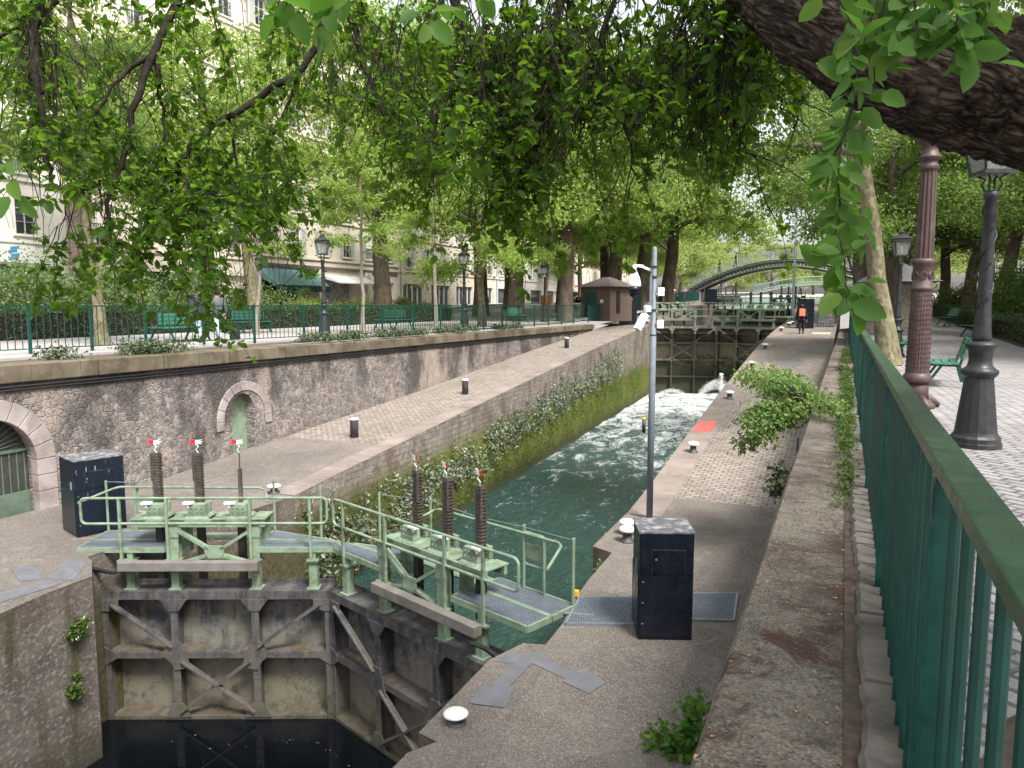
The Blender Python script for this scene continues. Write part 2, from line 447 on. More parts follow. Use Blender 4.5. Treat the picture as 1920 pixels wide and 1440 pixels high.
    m['bench'] = paint('bench green paint', (.035,.15,.095), .45, .25, 8, (.16,.21,.15), .45)
    m['doorgr'] = paint('grimy green door paint', (.10,.145,.105), .6, .3, 6, (.05,.055,.035), .8)
    m['doordk'] = paint('dark door boards', (.035,.032,.03), .7, .4, 6)
    m['darkgate'] = paint('dark gate machinery', (.03,.045,.04), .5, .3)
    m['steel'] = paint('brushed steel', (.20,.185,.172), .5, .15, 4, (.13,.11,.09), .7, .2)
    m['galv'] = paint('galvanised steel', (.19,.22,.255), .5, .14, 10, (.1,.12,.14), .4, .2)
    m['pole'] = paint('galvanised pole', (.15,.175,.205), .55, .14, 10, (.12,.14,.16), .4, 0)
    m['plate'] = paint('checker plate', (.17,.175,.195), .5, .15, 5, (.2,.165,.14), .6, .3, 4, .2)
    m['black'] = paint('black enamel', (.006,.009,.017), .28, .3, 4, (.022,.024,.028), .15, bumpst=.05)
    t = NT('bird stained lid')
    c = t.mix(t.mapr(t.noise(7, 7, .75, vec=t.obj), .48, .62, 0, .9), (.085,.088,.10), (.33,.32,.32))
    m['lid'] = t.done(c, .6)
    t = NT('bird stained black enamel')
    x, y, z = t.xyz(t.obj)
    c = t.mix(t.math('MULTIPLY', t.mapr(t.noise(9, 7, .7, vec=t.scale(t.obj, (3, 3, .5))), .62, .70, 0, .9), t.mapr(z, .3, 1.4, .1, 1)), (.008,.012,.022), (.45,.45,.45))
    m['blackst'] = t.done(c, .32)
    m['iron'] = paint('cast iron lamp paint', (.026,.026,.030), .42, .3, 12, (.09,.085,.085), .35, .2)
    m['column'] = paint('brown cast iron', (.062,.036,.033), .55, .25, 14, (.16,.12,.11), .5, .1)
    m['rack'] = paint('greased rack', (.055,.046,.04), .55, .4, 12, (.12,.10,.07), .5)
    m['rackdk'] = paint('dark rack timber', (.022,.02,.018), .6, .4)  # darker tone for the rods below the machinery table
    m['red'] = paint('red enamel', (.62,.015,.025), .45, .15)
    m['white'] = paint('white enamel', (.75,.75,.73), .4, .08, 8, (.45,.43,.4), .35)
    m['plastic'] = paint('white plastic', (.72,.73,.74), .35, .06, 5)
    m['orange'] = paint('orange panel', (.58,.16,.025), .6, .15, 5)
    m['yellow'] = paint('yellow plastic', (.75,.40,.02), .5, .1)
    m['redplate'] = paint('faded red paint', (.72,.10,.085), .6, .2, 6, (.4,.2,.17), .4)
    m['bolltop'] = paint('white bollard paint', (.72,.71,.69), .55, .1, 10, (.4,.37,.33), .5)
    m['bollard'] = paint('bollard iron', (.045,.043,.045), .6, .3, 10, (.16,.15,.14), .5)
    m['rubber'] = paint('black rubber', (.014,.014,.015), .55, .2)
    # water
    t = NT('still dark water')
    w = t.noise(1.4, 3, vec=t.scale(t.pos, (1, 1, 1)))
    c = t.mix(t.mapr(t.noise(2.5, 6, .7), .66, .74, 0, .5), (.003,.0045,.006), (.02,.018,.012))
    m['still'] = t.done(c, .03, t.bump(w, .06, .05), spec=.5, IOR=1.33)
    t = NT('turbulent lock water')
    x, y, z = t.xyz()
    sv = t.rot(t.pos, R(8), (1.0, .55, 1))
    n1 = t.noise(1.3, 7, .65, vec=sv, dist=1.2); n2 = t.noise(6.5, 7, .72, vec=sv, dist=1.6)
    n3 = t.noise(19, 6, .75, vec=sv, dist=1.2)
    pat = t.math('ADD', t.math('MULTIPLY', n1, .45), t.math('ADD', t.math('MULTIPLY', n2, .33), t.math('MULTIPLY', n3, .22)))
    thr = t.n('ShaderNodeFloatCurve', {'Value': t.mapr(y, 10, 50)})
    cm = thr.mapping.curves[0]
    cm.points[0].location = (0, .63); cm.points[1].location = (1, .405)
    for pp in ((.20, .575), (.40, .54), (.55, .505), (.70, .47)): cm.points.new(*pp)
    thr.mapping.update()
    foam = t.n('ShaderNodeMapRange', {0: pat, 1: thr.outputs[0], 2: t.math('ADD', thr.outputs[0], .10), 3: 0.0, 4: 1.0}).outputs[0]
    c = t.ramp(n2, (.3, (.008,.022,.019)), (.7, (.026,.06,.052)))
    c = t.mix(t.math('MULTIPLY', t.mapr(y, 22, 46), .55), c, (.06,.105,.095))
    c = t.mix(t.math('MULTIPLY', foam, .92), c, (.66,.70,.70))
    wav = t.math('ADD', t.noise(3.2, 5, .6, vec=sv, dist=.8), t.math('MULTIPLY', foam, .35))
    m['lockwater'] = t.done(c, t.mapr(foam, 0, 1, .07, .7), t.bump(wav, .8, .2), IOR=1.33)
    t = NT('calm green water')
    m['calm'] = t.done(t.ramp(t.noise(.7, 4), (.3, (.02,.045,.035)), (.7, (.04,.075,.06))), .05, t.bump(t.noise(5, 3), .12, .05), IOR=1.33)
    t = NT('pale canal water')
    m['pale'] = t.done(t.ramp(t.noise(.9, 4), (.3, (.14,.24,.22)), (.7, (.24,.35,.33))), .12, t.bump(t.noise(4, 3), .15, .05), IOR=1.33)
    m['spray'] = paint('white spray', (.86,.88,.88), .5, .03)
    # bark
    def bark(name, a, b, c3, sc, stretch=.25, furrow=.8, patch=False):
        t = NT(name)
        v = t.scale(t.obj, (1, 1, stretch))
        n = t.noise(sc, 7, .65, vec=v, dist=.6)
        c = t.ramp(n, (.32, a), (.62, b))
        if patch:
            pch = t.xyz(t.vor(sc*1.1, vec=t.n('ShaderNodeVectorMath', {0: t.scale(t.obj, (1,1,.55)), 1: t.n('ShaderNodeVectorMath', {0: t.n('ShaderNodeTexNoise', {'Vector': t.obj, 'Scale': sc}).outputs['Color'], 3: .12}, operation='SCALE').outputs[0]}, operation='ADD').outputs[0], out='Color'))[0]
            c = t.mix(t.mapr(pch, .55, .6, 0, .85), c, c3)
            c = t.mix(t.mapr(pch, .9, .93, 0, .8), c, tuple(x*1.25 for x in c3))
        else:
            c = t.mix(t.mapr(t.noise(sc*.4, 4, vec=t.obj), .5, .7, 0, .5), c, c3)
        return t.done(c, .9, t.bump(n, furrow, .035), spec=.2)
    m['plane'] = bark('plane tree bark', (.085,.075,.042), (.17,.15,.095), (.205,.188,.118), 11, .5, .4, True)
    m['planebig'] = bark('old plane bark', (.05,.038,.028), (.135,.105,.08), (.19,.155,.115), 3.5, .4, .9, False)
    m['oldbark'] = bark('furrowed elm bark', (.010,.0075,.006), (.085,.060,.046), (.05,.034,.026), 17, 1, 1.0)
    t = NT('branch bark')
    m['twig'] = t.done(t.ramp(t.noise(20, 4), (.3, (.014,.011,.009)), (.7, (.045,.035,.028))), .9, spec=.2)
    m['thinbark'] = bark('thin trunk bark', (.16,.135,.105), (.27,.24,.20), (.2,.17,.13), 8, .4, .3)
    # foliage
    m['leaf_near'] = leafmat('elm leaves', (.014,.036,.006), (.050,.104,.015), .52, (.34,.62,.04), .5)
    m['leaf_close'] = leafmat('close elm leaves', (.055,.13,.028), (.11,.22,.045), .45, (.22,.48,.05), .45)  # elm leaf colour lightened to offset the shade these close leaves hang in
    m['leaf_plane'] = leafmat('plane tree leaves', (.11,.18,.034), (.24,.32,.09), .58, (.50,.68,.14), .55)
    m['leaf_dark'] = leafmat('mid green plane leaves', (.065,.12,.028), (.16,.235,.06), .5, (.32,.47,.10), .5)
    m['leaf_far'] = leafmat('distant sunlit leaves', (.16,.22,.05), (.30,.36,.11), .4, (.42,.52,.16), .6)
    m['leaf_hedge'] = leafmat('hedge leaves', (.03,.06,.02), (.085,.14,.045), .3, None, .5)
    m['leaf_bush'] = leafmat('bush leaves', (.08,.13,.045), (.20,.28,.11), .4, None, .5)
    m['leaf_shrub'] = leafmat('overhanging shrub leaves', (.085,.15,.04), (.20,.30,.10), .45, (.35,.5,.14), .5)
    m['leaf_lime'] = leafmat('lime shrub leaves', (.12,.19,.045), (.28,.34,.11), .4, None, .5)
    m['leaf_ivy'] = leafmat('ivy leaves', (.045,.068,.035), (.12,.155,.085), .2, None, .5)
    m['leaf_fern'] = leafmat('pale wall fern', (.075,.095,.06), (.28,.32,.235), .25, None, .6)
    m['leaf_grass'] = leafmat('bank weeds', (.05,.10,.02), (.13,.20,.05), .4, None, .5)
    m['flower'] = leafmat('white wall flowers', (.6,.6,.55), (.85,.85,.8), .2, None, .6)
    # buildings
    def render_(name, a, b):
        t = NT(name)
        x, y, z = t.xyz()
        c = t.ramp(t.noise(.5, 5, .6), (.3, a), (.7, b))
        j = t.mapr(t.math('ABSOLUTE', t.math('SUBTRACT', t.math('FRACT', t.math('DIVIDE', z, .45)), .5)), .47, .5, 0, .35)
        c = t.mix(j, c, tuple(v*.5 for v in a))
        c = t.mix(t.mapr(t.noise(1.1, 5, .7, vec=t.scale(t.pos, (1, 1, .3))), .55, .75, 0, .3), c, tuple(v*.6 for v in a))
        return t.done(c, .9, spec=.2)
    m['stoneA'] = render_('pale limestone', (.62,.59,.56), (.74,.71,.68))
    m['stoneB'] = render_('cream limestone', (.60,.53,.46), (.72,.65,.57))
    m['stoneC'] = render_('beige limestone', (.56,.49,.42), (.68,.61,.53))
    m['stoneD'] = render_('rose render', (.60,.46,.40), (.70,.57,.50))
    t = NT('window glass')
    m['glass'] = t.done(t.ramp(t.noise(.5, 2), (.3, (.03,.035,.04)), (.7, (.10,.115,.125))), .08)
    m['frame'] = paint('white joinery', (.66,.66,.64), .5, .06)
    m['shutter'] = paint('pale grey shutters', (.44,.45,.44), .6, .1, 4)
    m['ironwork'] = paint('black ironwork', (.02,.02,.022), .5, .2)
    m['awning'] = paint('green awning canvas', (.09,.18,.175), .8, .12, 3)
    m['awningdk'] = paint('dark green shop paint', (.012,.06,.05), .5, .15, 3)
    m['dark'] = paint('dark shop interior', (.012,.011,.012), .8, .3)
    t = NT('graffiti roller shutter')
    c = t.mix(t.mapr(t.noise(2.2, 3, vec=t.pos, dist=3), .52, .56, 0, .8), (.33,.32,.32), (.07,.065,.075))
    m['roller'] = t.done(c, .6, t.bump(t.math('FRACT', t.math('MULTIPLY', t.xyz()[2], 9.0)), .6, .02))
    m['zinc'] = paint('zinc roof', (.24,.23,.24), .55, .15, 2)
    m['slate'] = paint('brown slate roof', (.115,.092,.085), .7, .2, 6, (.1,.08,.075), .5)
    t = NT('brick hut wall')
    x, y, z = t.xyz()
    c, f = t.brick(t.comb(t.math('ADD', x, y), z, 0.0), .22, .075, .01, (.13,.078,.056), (.09,.054,.04), (.13,.115,.10))
    m['brick'] = t.done(t.mix(t.mapr(t.noise(3, 4), .5, .7, 0, .4), c, (.16,.10,.08)), .85)
    t = NT('graffiti stone hut')
    c = t.mix(t.mapr(t.noise(3.4, 3, vec=t.pos, dist=4), .53, .57, 0, .7), (.33,.29,.24), (.10,.085,.08))
    m['kioskw'] = t.done(c, .85)
    m['asphalt'] = paint('road asphalt', (.13,.125,.125), .9, .2, 2)
    m['sand'] = paint('sandy pavement', (.42,.39,.36), .9, .15, 2)
    m['soil'] = paint('brown soil', (.07,.05,.036), .95, .45, 14, (.15,.105,.075), .6, dscale=20, bumpst=.6)
    m['litter'] = paint('orange soil', (.20,.12,.08), .95, .35, 10, (.15,.08,.05), .6, dscale=12, bumpst=.5)
    m['terrain'] = paint('city ground', (.16,.15,.14), .95, .2, .3)
    m['bridge'] = paint('bridge iron', (.045,.047,.05), .5, .2, 3)
    m['bridgelt'] = paint('pale bridge railing', (.24,.27,.26), .5, .1, 3)
    m['bridgegr'] = paint('pale green bridge paint', (.14,.23,.18), .5, .1, 3)
    m['skinb'] = paint('person skin', (.42,.24,.17), .6, .1)
    m['cloth_dk'] = paint('dark cloth', (.012,.012,.015), .9, .3)
    m['cloth_navy'] = paint('navy jacket', (.025,.03,.05), .85, .25)
    m['cloth_jean'] = paint('pale jeans', (.30,.38,.48), .9, .15)
    m['cloth_grey'] = paint('grey cloth', (.09,.095,.10), .9, .2)
    m['cloth_pack'] = paint('coral backpack cloth', (.62,.16,.085), .8, .12)
    m['cloth_red'] = paint('red cloth', (.45,.03,.04), .85, .2)
    m['hair'] = paint('dark hair', (.018,.012,.01), .7, .3)
    m['hair_or'] = paint('orange hair', (.45,.10,.06), .7, .2)
    m['sign_b'] = paint('blue sign', (.04,.25,.55), .5, .1)
    m['lampglass'] = None
    t = NT('lantern glass')
    m['lampglass'] = t.done((.75,.78,.76), .1, Transmission_Weight=.85, Alpha=1.0, IOR=1.1)
    return m
M = mk()

# ------------------------------------------------------------------ levels
ZQ = -2.75          # lower quay
def interp(t, pts):
    for (a, za), (b, zb) in zip(pts, pts[1:]):
        if t <= b: return za + (zb - za) * max(0, (t - a)) / (b - a)
    return pts[-1][1]
RP = [(14.8, ZQ), (16.5, -2.62), (20.6, -2.17), (26.7, -1.54), (38, -.55), (46, -.05), (52, .2), (56, .3), (75, 1.75), (120, 2.2)]
LP = [(13.1, ZQ), (15.3, -2.58), (25, -1.87), (38, -.78), (52, .21), (56, .32), (75, 1.75), (120, 2.2)]
def zr(y): return interp(y, RP)
def zl(y): return interp(y, LP)
def xl(y): return interp(y, [(13.1, -11.35), (25, -12.0), (52, -12.65), (120, -12.9)])
def xr(y): return interp(y, [(12.6, -4.0), (52, -3.95), (120, -3.9)])
def zprom(y): return interp(y, [(22, 0), (36, .3), (48, .55), (70, 1.1), (120, 1.9)])
def zlp(y): return interp(y, [(12, .43), (26, .48), (46, .55), (56, .95), (75, 1.8), (120, 2.2)])

# ------------------------------------------------------------------ ground, quays, paths
mb = MB(); mb.add([(-900,-300,-9.0),(900,-300,-9.0),(900,1500,-9.0),(-900,1500,-9.0)], [(0,1,2,3)])
struct(mb, 'ground', M['terrain'])

RE = [(-3.72,-8),(-3.72,5.55),(-3.72,5.79),(-3.55,6.07),(-3.80,6.13),(-3.82,7.85),(-3.62,8.42),(-3.34,8.5),(-3.36,9.2),(-3.49,10.1),(-3.55,10.85),(-3.58,12.3),(-4.0,12.5),(-4.02,14.8)]
mb = MB()
pts = RE + [(-.45,14.8),(-.45,-8)]
mb.add([(x,y,ZQ) for x,y in pts], [tuple(range(len(pts)))])
struct(mb, 'quay_pavement', M['agg'])
LE = [(-10.72,-8),(-10.72,6.0),(-10.9,7.0),(-10.92,7.75),(-11.6,8.25),(-11.85,8.35),(-11.9,10.2),(-11.42,11.9),(-11.35,13.1)]
mb = MB()
pts = [(-15.62,-8)] + LE + [(-15.62,13.1)]
mb.add([(x,y,ZQ) for x,y in pts], [tuple(range(len(pts)))])
struct(mb, 'quay_pavement', M['agg'])

def sheet(name, m, ys, fa, fb, fz, dz=0, kind=True):
    mb = MB(); vs = []
    for y in ys:
        vs += [(fa(y), y, fz(y)+dz), (fb(y), y, fz(y)+dz)]
    mb.add(vs, [(2*i, 2*i+1, 2*i+3, 2*i+2) for i in range(len(ys)-1)])
    return struct(mb, name, m)
def fr(a, b, st): return list(np.arange(a, b, st)) + [b]
YR = fr(14.8, 52, 1.2) + fr(53, 120, 4)
YL = fr(13.1, 52, 1.2) + fr(53, 120, 4)
sheet('quay_ramp', M['agg'], [14.8, 15.4, 16.15], lambda y: xr(y)+.72, lambda y: -.45, zr)
sheet('quay_ramp', M['sett'], [16.15] + [y for y in YR if y > 16.5], lambda y: xr(y)+.72, lambda y: -.45, zr)
sheet('quay_edge', M['coping'], YR, lambda y: xr(y), lambda y: xr(y)+.72, zr, .012)
sheet('quay_ramp', M['agg'], [13.1, 14.5, 16, 17.6], lambda y: -15.62, lambda y: xl(y)-.65, zl)
sheet('quay_ramp', M['sett'], [17.6] + [y for y in YL if y > 18], lambda y: -15.62 if y < 53 else -16.6, lambda y: xl(y)-.65, zl)
sheet('quay_edge', M['coping'], YL, lambda y: xl(y)-.65, lambda y: xl(y), zl, .012)
# right promenade, left path, street
YP = fr(-8, 24, 4) + fr(28, 120, 6)
sheet('promenade', M['prom'], YP, lambda y: .32, lambda y: 5.6, zprom)
sheet('planting_bed', M['soil'], YP, lambda y: 5.6, lambda y: 40, zprom, .02)
YQ = fr(-8, 46, 6) + fr(50, 120, 6)
sheet('path', M['sett_l'], YQ, lambda y: -27.5, lambda y: -17.0, zlp)
sheet('planting_strip', M['soil'], fr(-8, 48, 4), lambda y: -17.0, lambda y: -16.05, zlp, -.06)
sheet('path', M['sand'], [48, 60, 75, 120], lambda y: -17.0, lambda y: -15.9 if y < 53 else -16.6, zlp)
sheet('pavement', M['sand'], YQ, lambda y: -30.5, lambda y: -27.5, zlp)
sheet('road', M['asphalt'], YQ, lambda y: -36.2, lambda y: -30.5, zlp, -.1)
sheet('pavement', M['sand'], YQ, lambda y: -60, lambda y: -36.2, zlp)
# the mulch patch in front of the fence and the tree pit
def patch(name, m, cx, cy, rx, ry, z, n=26, seed=1):
    rg = random.Random(seed); mb = MB()
    vs = [(cx + rx*(1+.18*rg.uniform(-1,1))*math.cos(2*PI*k/n), cy + ry*(1+.18*rg.uniform(-1,1))*math.sin(2*PI*k/n), z) for k in range(n)]
    mb.add(vs, [tuple(range(n))])
    return struct(mb, name, m)
patch('soil_patch', M['soil'], .95, 2.4, .55, .95, .006, seed=3)
patch('soil_patch', M['litter'], 1.25, 21.9, 1.25, 1.5, .006, seed=4)

# ------------------------------------------------------------------ walls
def wall_from_edge(name, label, m, top, zt, zb, outx, group=None):
    """solid dock wall: 'top' polyline (x,y) is its visible edge, outx the far side"""
    mb = MB(); n = len(top); vs = []
    for x, y in top:
        vs += [(x,y,zt(y)-.004), (x,y,zb), (outx,y,zb), (outx,y,zt(y)-.004)]
    fs = [(0,1,2,3), tuple(4*(n-1)+k for k in (3,2,1,0))]
    for i in range(n-1):
        a = 4*i; b = a+4
        for k in range(4): fs.append((a+k, b+k, b+(k+1)%4, a+(k+1)%4))
    mb.add(vs, fs)
    return tag(mb.build(name, m), label, 'wall', group)
def dense(pts, st=.6):
    out = []
    for a, b in zip(pts, pts[1:]):
        n = max(1, int(math.dist(a, b)/st))
        out += [(a[0]+(b[0]-a[0])*i/n, a[1]+(b[1]-a[1])*i/n) for i in range(n)]
    return out + [pts[-1]]
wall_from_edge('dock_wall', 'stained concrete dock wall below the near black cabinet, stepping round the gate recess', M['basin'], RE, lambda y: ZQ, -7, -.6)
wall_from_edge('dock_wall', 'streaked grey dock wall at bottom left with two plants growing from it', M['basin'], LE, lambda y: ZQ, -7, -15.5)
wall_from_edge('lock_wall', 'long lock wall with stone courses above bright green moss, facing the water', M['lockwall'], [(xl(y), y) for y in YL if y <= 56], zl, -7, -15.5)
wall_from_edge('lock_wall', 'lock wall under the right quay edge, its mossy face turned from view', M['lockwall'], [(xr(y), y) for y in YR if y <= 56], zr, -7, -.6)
wall_from_edge('lock_wall', 'sloping dock wall of the upper lock chamber beyond the far gates', M['basin'], [(xl(y)+(.1 if y > 57 else 0), y) for y in YL if y >= 56.9], zl, -7, -16.4)
wall_from_edge('lock_wall', 'upper chamber wall behind the far right black cabinet', M['basin'], [(xr(y), y) for y in YR if y >= 56.9], zr, -7, -.6)

# weathered parapet between quay and fence
mb = MB(); ys = fr(-6, 62, 2.0); vs = []
rg = random.Random(7)
for y in ys:
    xa = -.47 + .0032*max(0, y-8) + rg.uniform(-.008,.008); xb = .118 + rg.uniform(-.012,.012)
    zt = -.15
    vs += [(xa,y,zt-.05),(xa+.03,y,zt),(xb,y,zt),(xb,y,-3.2),(xa,y,-3.2)]
n = len(ys); fs = [(0,1,2,3,4)]
for i in range(n-1):
    for k in range(5): fs.append((5*i+k, 5*i+5+k, 5*i+5+(k+1)%5, 5*i+(k+1)%5))
mb.add(vs, fs)
tag(mb.build('parapet_wall', M['parapet']), 'broad brown concrete parapet stained with rust-coloured litter, left of the green fence', 'wall')
mb = MB()
y = -6
while y < 62:
    L = rg.uniform(.3, .5)
    e0, zt = rg.uniform(-.02,.012), -.10+rg.uniform(-.012,.012)
    ns = 5; vs_ = []
    for q in range(ns+1):
        yy_ = y+.005+(L-.01)*q/ns; xa_ = .13+e0+rg.uniform(-.012,.012)
        vs_ += [(xa_,yy_,-.6),(xa_,yy_,zt-.03),(xa_+.02,yy_,zt+rg.uniform(-.006,.006)),(.315,yy_,zt+rg.uniform(-.006,.006)),(.315,yy_,-.6)]
    mb.add(vs_, [(0,1,2,3,4), tuple(5*ns+k for k in (4,3,2,1,0))] + [(5*q+k, 5*q+5+k, 5*q+5+(k+1)%5, 5*q+(k+1)%5) for q in range(ns) for k in range(5)]); y += L
tag(mb.build('kerb', M['kerb']), kind='structure')
mb = MB(); mb.add([(.07,-6,-.142),(.2,-6,-.142),(.2,62,-.142),(.07,62,-.142)], [(0,1,2,3)]); struct(mb, 'soil_strip', M['soil'])

# left retaining wall with its two doorways
XW = -15.55
y0, y1 = -8, 48.0
def arc(cy, cz, r, a0, a1, n):
    return [(cy + r*math.cos(a0+(a1-a0)*i/n), cz + r*math.sin(a0+(a1-a0)*i/n)) for i in range(n+1)]
D1 = dict(c=15.9, w=.42, spring=-1.3)       # little green door
D2 = dict(c=8.97, w=1.0, spring=-1.66)      # big arched door at the frame edge
poly = [(y0, -3.4), (D2['c']-D2['w'], -3.4)] + arc(D2['c'], D2['spring'], D2['w'], PI, 0, 20) + [(D2['c']+D2['w'], -3.4)]
poly += [(D1['c']-D1['w'], -3.4)] + arc(D1['c'], D1['spring'], D1['w'], PI, 0, 12) + [(D1['c']+D1['w'], -3.4)]
poly += [(y1, -3.4), (y1, .02), (y0, .02)]
wl = thing('retaining_wall', 'long rubble stone retaining wall with two arched doorways under the mossy coping', 'wall', (0,0,0))
MB().prism([(XW, a, b) for a, b in poly], (-.45, 0, 0)).build('masonry', M['rubble'], wl)
def zc(y): return interp(y, [(9, .40), (20, .36), (46, .34)])
mb = MB(); yy = -8; rg = random.Random(4)
while yy < 47:
    L = rg.uniform(1.5, 2.4); e = rg.uniform(-.012, .012)
    za, zb = zc(yy), zc(yy+L)
    mb.hexa([(XW-.6,yy+.01,.02),(XW+.12+e,yy+.01,.02),(XW+.12+e,yy+L-.01,.02),(XW-.6,yy+L-.01,.02)],
            [(XW-.6,yy+.01,za),(XW+.12+e,yy+.01,za),(XW+.12+e,yy+L-.01,zb),(XW-.6,yy+L-.01,zb)])
    yy += L
mb.build('coping', M['wallcap'], wl, bevel=.025)
mb = MB(); mb.tube([(XW+.05, y, -.06) for y in fr(-8, 44, 3)], .028, 6); mb.tube([(XW+.04, y, -.13-.01*math.sin(y)) for y in fr(-8, 44, 3)], .02, 6)
mb.build('cable', M['rubber'], wl)
def vouss(cy, cz, r0, r1, a0, a1, n, legs, wall):
    mb = MB()
    for i in range(n):
        s0 = a0 + (a1-a0)*i/n + .006; s1 = a0 + (a1-a0)*(i+1)/n - .006
        mb.prism([(XW+.03, cy+r*math.cos(s), cz+r*math.sin(s)) for r, s in ((r0,s0),(r1,s0),(r1,(s0+s1)/2),(r1,s1),(r0,s1),(r0,(s0+s1)/2))], (-.2,0,0))
    for sy in (-1, 1):
        for (za, zb) in legs:
            a, b = sorted((cy+sy*r0, cy+sy*r1)); mb.box(XW-.2, XW+.03, a, b, za, zb)
    return mb.build('arch_surround', M['arch'], wl, bevel=.012)
vouss(15.98, -1.6, .80, 1.06, 0, PI, 9, [(-1.85, -1.605)], wl)
vouss(D2['c'], D2['spring'], .985, 1.4, 0, PI, 11, [(-2.0, -1.665), (-2.35, -2.01), (-2.8, -2.36)], wl)
d = MB().prism([(XW-.3, a, b) for a, b in [(D1['c']-.44,-3.0)] + arc(D1['c'], D1['spring'], .44, PI, 0, 12) + [(D1['c']+.44,-3.0)]], (-.06,0,0)).build('door', M['green'], wl)
d['label'] = 'pale green door under the small arch'
d = MB().prism([(XW-.3, a, b) for a, b in [(D2['c']-1.02,-3.0)] + arc(D2['c'], D2['spring'], 1.02, PI, 0, 16) + [(D2['c']+1.02,-3.0)]], (-.06,0,0)).build('door', M['doordk'], wl)
d['label'] = 'large dark door with a fanlight grille'
mb = MB(); c2 = D2['c']
for i in range(1, 18):
    a = PI*i/18; mb.bar((XW-.28, c2+.18*math.cos(a), -1.42+.18*math.sin(a)), (XW-.28, c2+.92*math.cos(a), -1.42+.78*math.sin(a)), .014, .014)
mb.tube([(XW-.28, c2+.18*math.cos(a), -1.42+.18*math.sin(a)) for a in np.linspace(0, PI, 12)], .012, 5)
mb.box(XW-.3, XW-.26, c2-1.0, c2+1.0, -1.47, -1.41)
mb.build('fanlight', M['doorgr'], d)
mb = MB()
for i in range(13): mb.box(XW-.3, XW-.285, c2-.96+i*.155, c2-.94+i*.155, -2.32, -1.47)
mb.build('door_rib', M['doorgr'], d)
MB().box(XW-.3, XW-.27, c2-.98, c2+.98, -2.9, -2.33).build('kick_panel', M['doorgr'], d)

# ------------------------------------------------------------------ water
mb = MB(); mb.add([(-12.2,-8,-5.85),(-3,-8,-5.85),(-3,10.6,-5.85),(-12.2,10.6,-5.85)], [(0,1,2,3)])
struct(mb, 'basin_water', M['still'])
nx, ny = 70, 260
xs = np.linspace(-13.2, -3.6, nx); ysw = np.linspace(9.4, 53.6, ny)
from mathutils import noise as mn
V = []
for y in ysw:
    for x in xs:
        ys0 = 9.15 + (.455*max(0, min(3.7, x+11.85)) if x < -8.15 else 1.68-.36*(min(x,-3.9)+8.15)); yy_ = y
        y = ys0 + (53.6-ys0)*(yy_-9.4)/(53.6-9.4)
        k = min(1, max(0, (y-18)/30)); base = -5.5 + .75*max(0, (y-24)/28)
        p = Vector((x*.9, y*.55, 0))
        V.append((x, y, base + (.02+.10*k)*mn.fractal(p, .8, 2.1, 4) + (.035*k)*mn.noise(p*4))); y = yy_
idx = np.arange(nx*ny).reshape(ny, nx)
F = np.stack([idx[:-1,:-1], idx[:-1,1:], idx[1:,1:], idx[1:,:-1]], -1).reshape(-1, 4)
me = mesh_np('lock_water', V, [F]); me.shade_smooth()
tag(link('lock_water', me, M['lockwater']), kind='structure')
mb = MB(); mb.add([(-13,52.2,-.35),(-3.6,52.2,-.35),(-3.6,80.5,-.35),(-13,80.5,-.35)], [(0,1,2,3)])
struct(mb, 'chamber_water', M['calm'])
mb = MB(); mb.add([(-13,79.5,1.25),(-3.7,79.5,1.25),(6,150,3.3),(-24,150,3.3),(-24,112,2.3),(-13,108,2.2)], [(0,1,2,3,4,5)])
struct(mb, 'canal_water', M['pale'])
mb = MB()
for a, b in (((-24.2,108),(-12.9,104)), ((-24.2,108),(-24.2,152))):
    mb.prism([(a[0],a[1],-2),(b[0],b[1],-2),(b[0],b[1],3.0),(a[0],a[1],3.3)], (-.6,.8,0))
tag(mb.build('quay_wall', M['coping']), 'pale curved quay wall of the basin beyond the footbridge', 'wall')
sheet('quay_pavement', M['sand'], [104, 130, 170, 260], lambda y: -60, lambda y: -12.9 if y < 106 else -24.6, lambda y: 2.9 + .02*(y-104))
sheet('quay_pavement', M['sand'], [118, 150, 190, 260], lambda y: -24 if y > 148 else 4, lambda y: 60, lambda y: 2.2+.02*(y-104))

rg = np.random.default_rng(15); n = 120
Cx = rg.uniform(-10.6,-4.2,n); Cy = np.where(rg.random(n) < .45, 8.2+1.4*(1-np.abs(Cx+8)/3.8)-np.abs(rg.normal(0,.12,n)), rg.uniform(5.2,9.0,n))
D = rg.normal(0,1,(n,3)); D[:,2] = 0; L = rg.uniform(.012,.05,n)
V, F = leaves(np.stack([Cx,Cy,np.full(n,-5.845)],1), D, np.tile([0,0,1.],(n,1)), L, L*.6, 0, droop=0)
M['scum'] = leafmat('floating scum', (.09,.08,.05), (.26,.25,.19), .05, None, .8)
tag(link('floating_debris', mesh_np('floating_debris', V, F), M['scum']), kind='stuff')
# spray at the far gates' sluices
rg = np.random.default_rng(5); pts = []; sz = []
def jet(p, ang, reach, h, n, wid):
    for _ in range(n):
        t = rg.uniform(0, 1)**.8
        a = ang + rg.normal(0, wid)
        pts.append((p[0] + math.cos(a)*reach*t + rg.normal(0,.05+.1*t), p[1] + math.sin(a)*reach*t + rg.normal(0,.05+.1*t), p[2] + h*4*t*(1-t)*rg.uniform(.55,1.03) + rg.normal(0,.03))); sz.append(rg.uniform(.006,.017))
yj = 51.2
jet((-9.1, yj, -4.75), R(-8), 3.0, 1.35, 3400, .12); jet((-6.6, yj, -4.75), R(192), 2.4, 1.3, 2800, .13)
jet((-11.9, yj, -4.7), R(-4), 2.4, .5, 900, .05); jet((-9.6, yj, -4.7), R(184), 2.2, .55, 900, .05); jet((-8.4, yj, -4.7), R(-20), 1.6, .4, 700, .3)
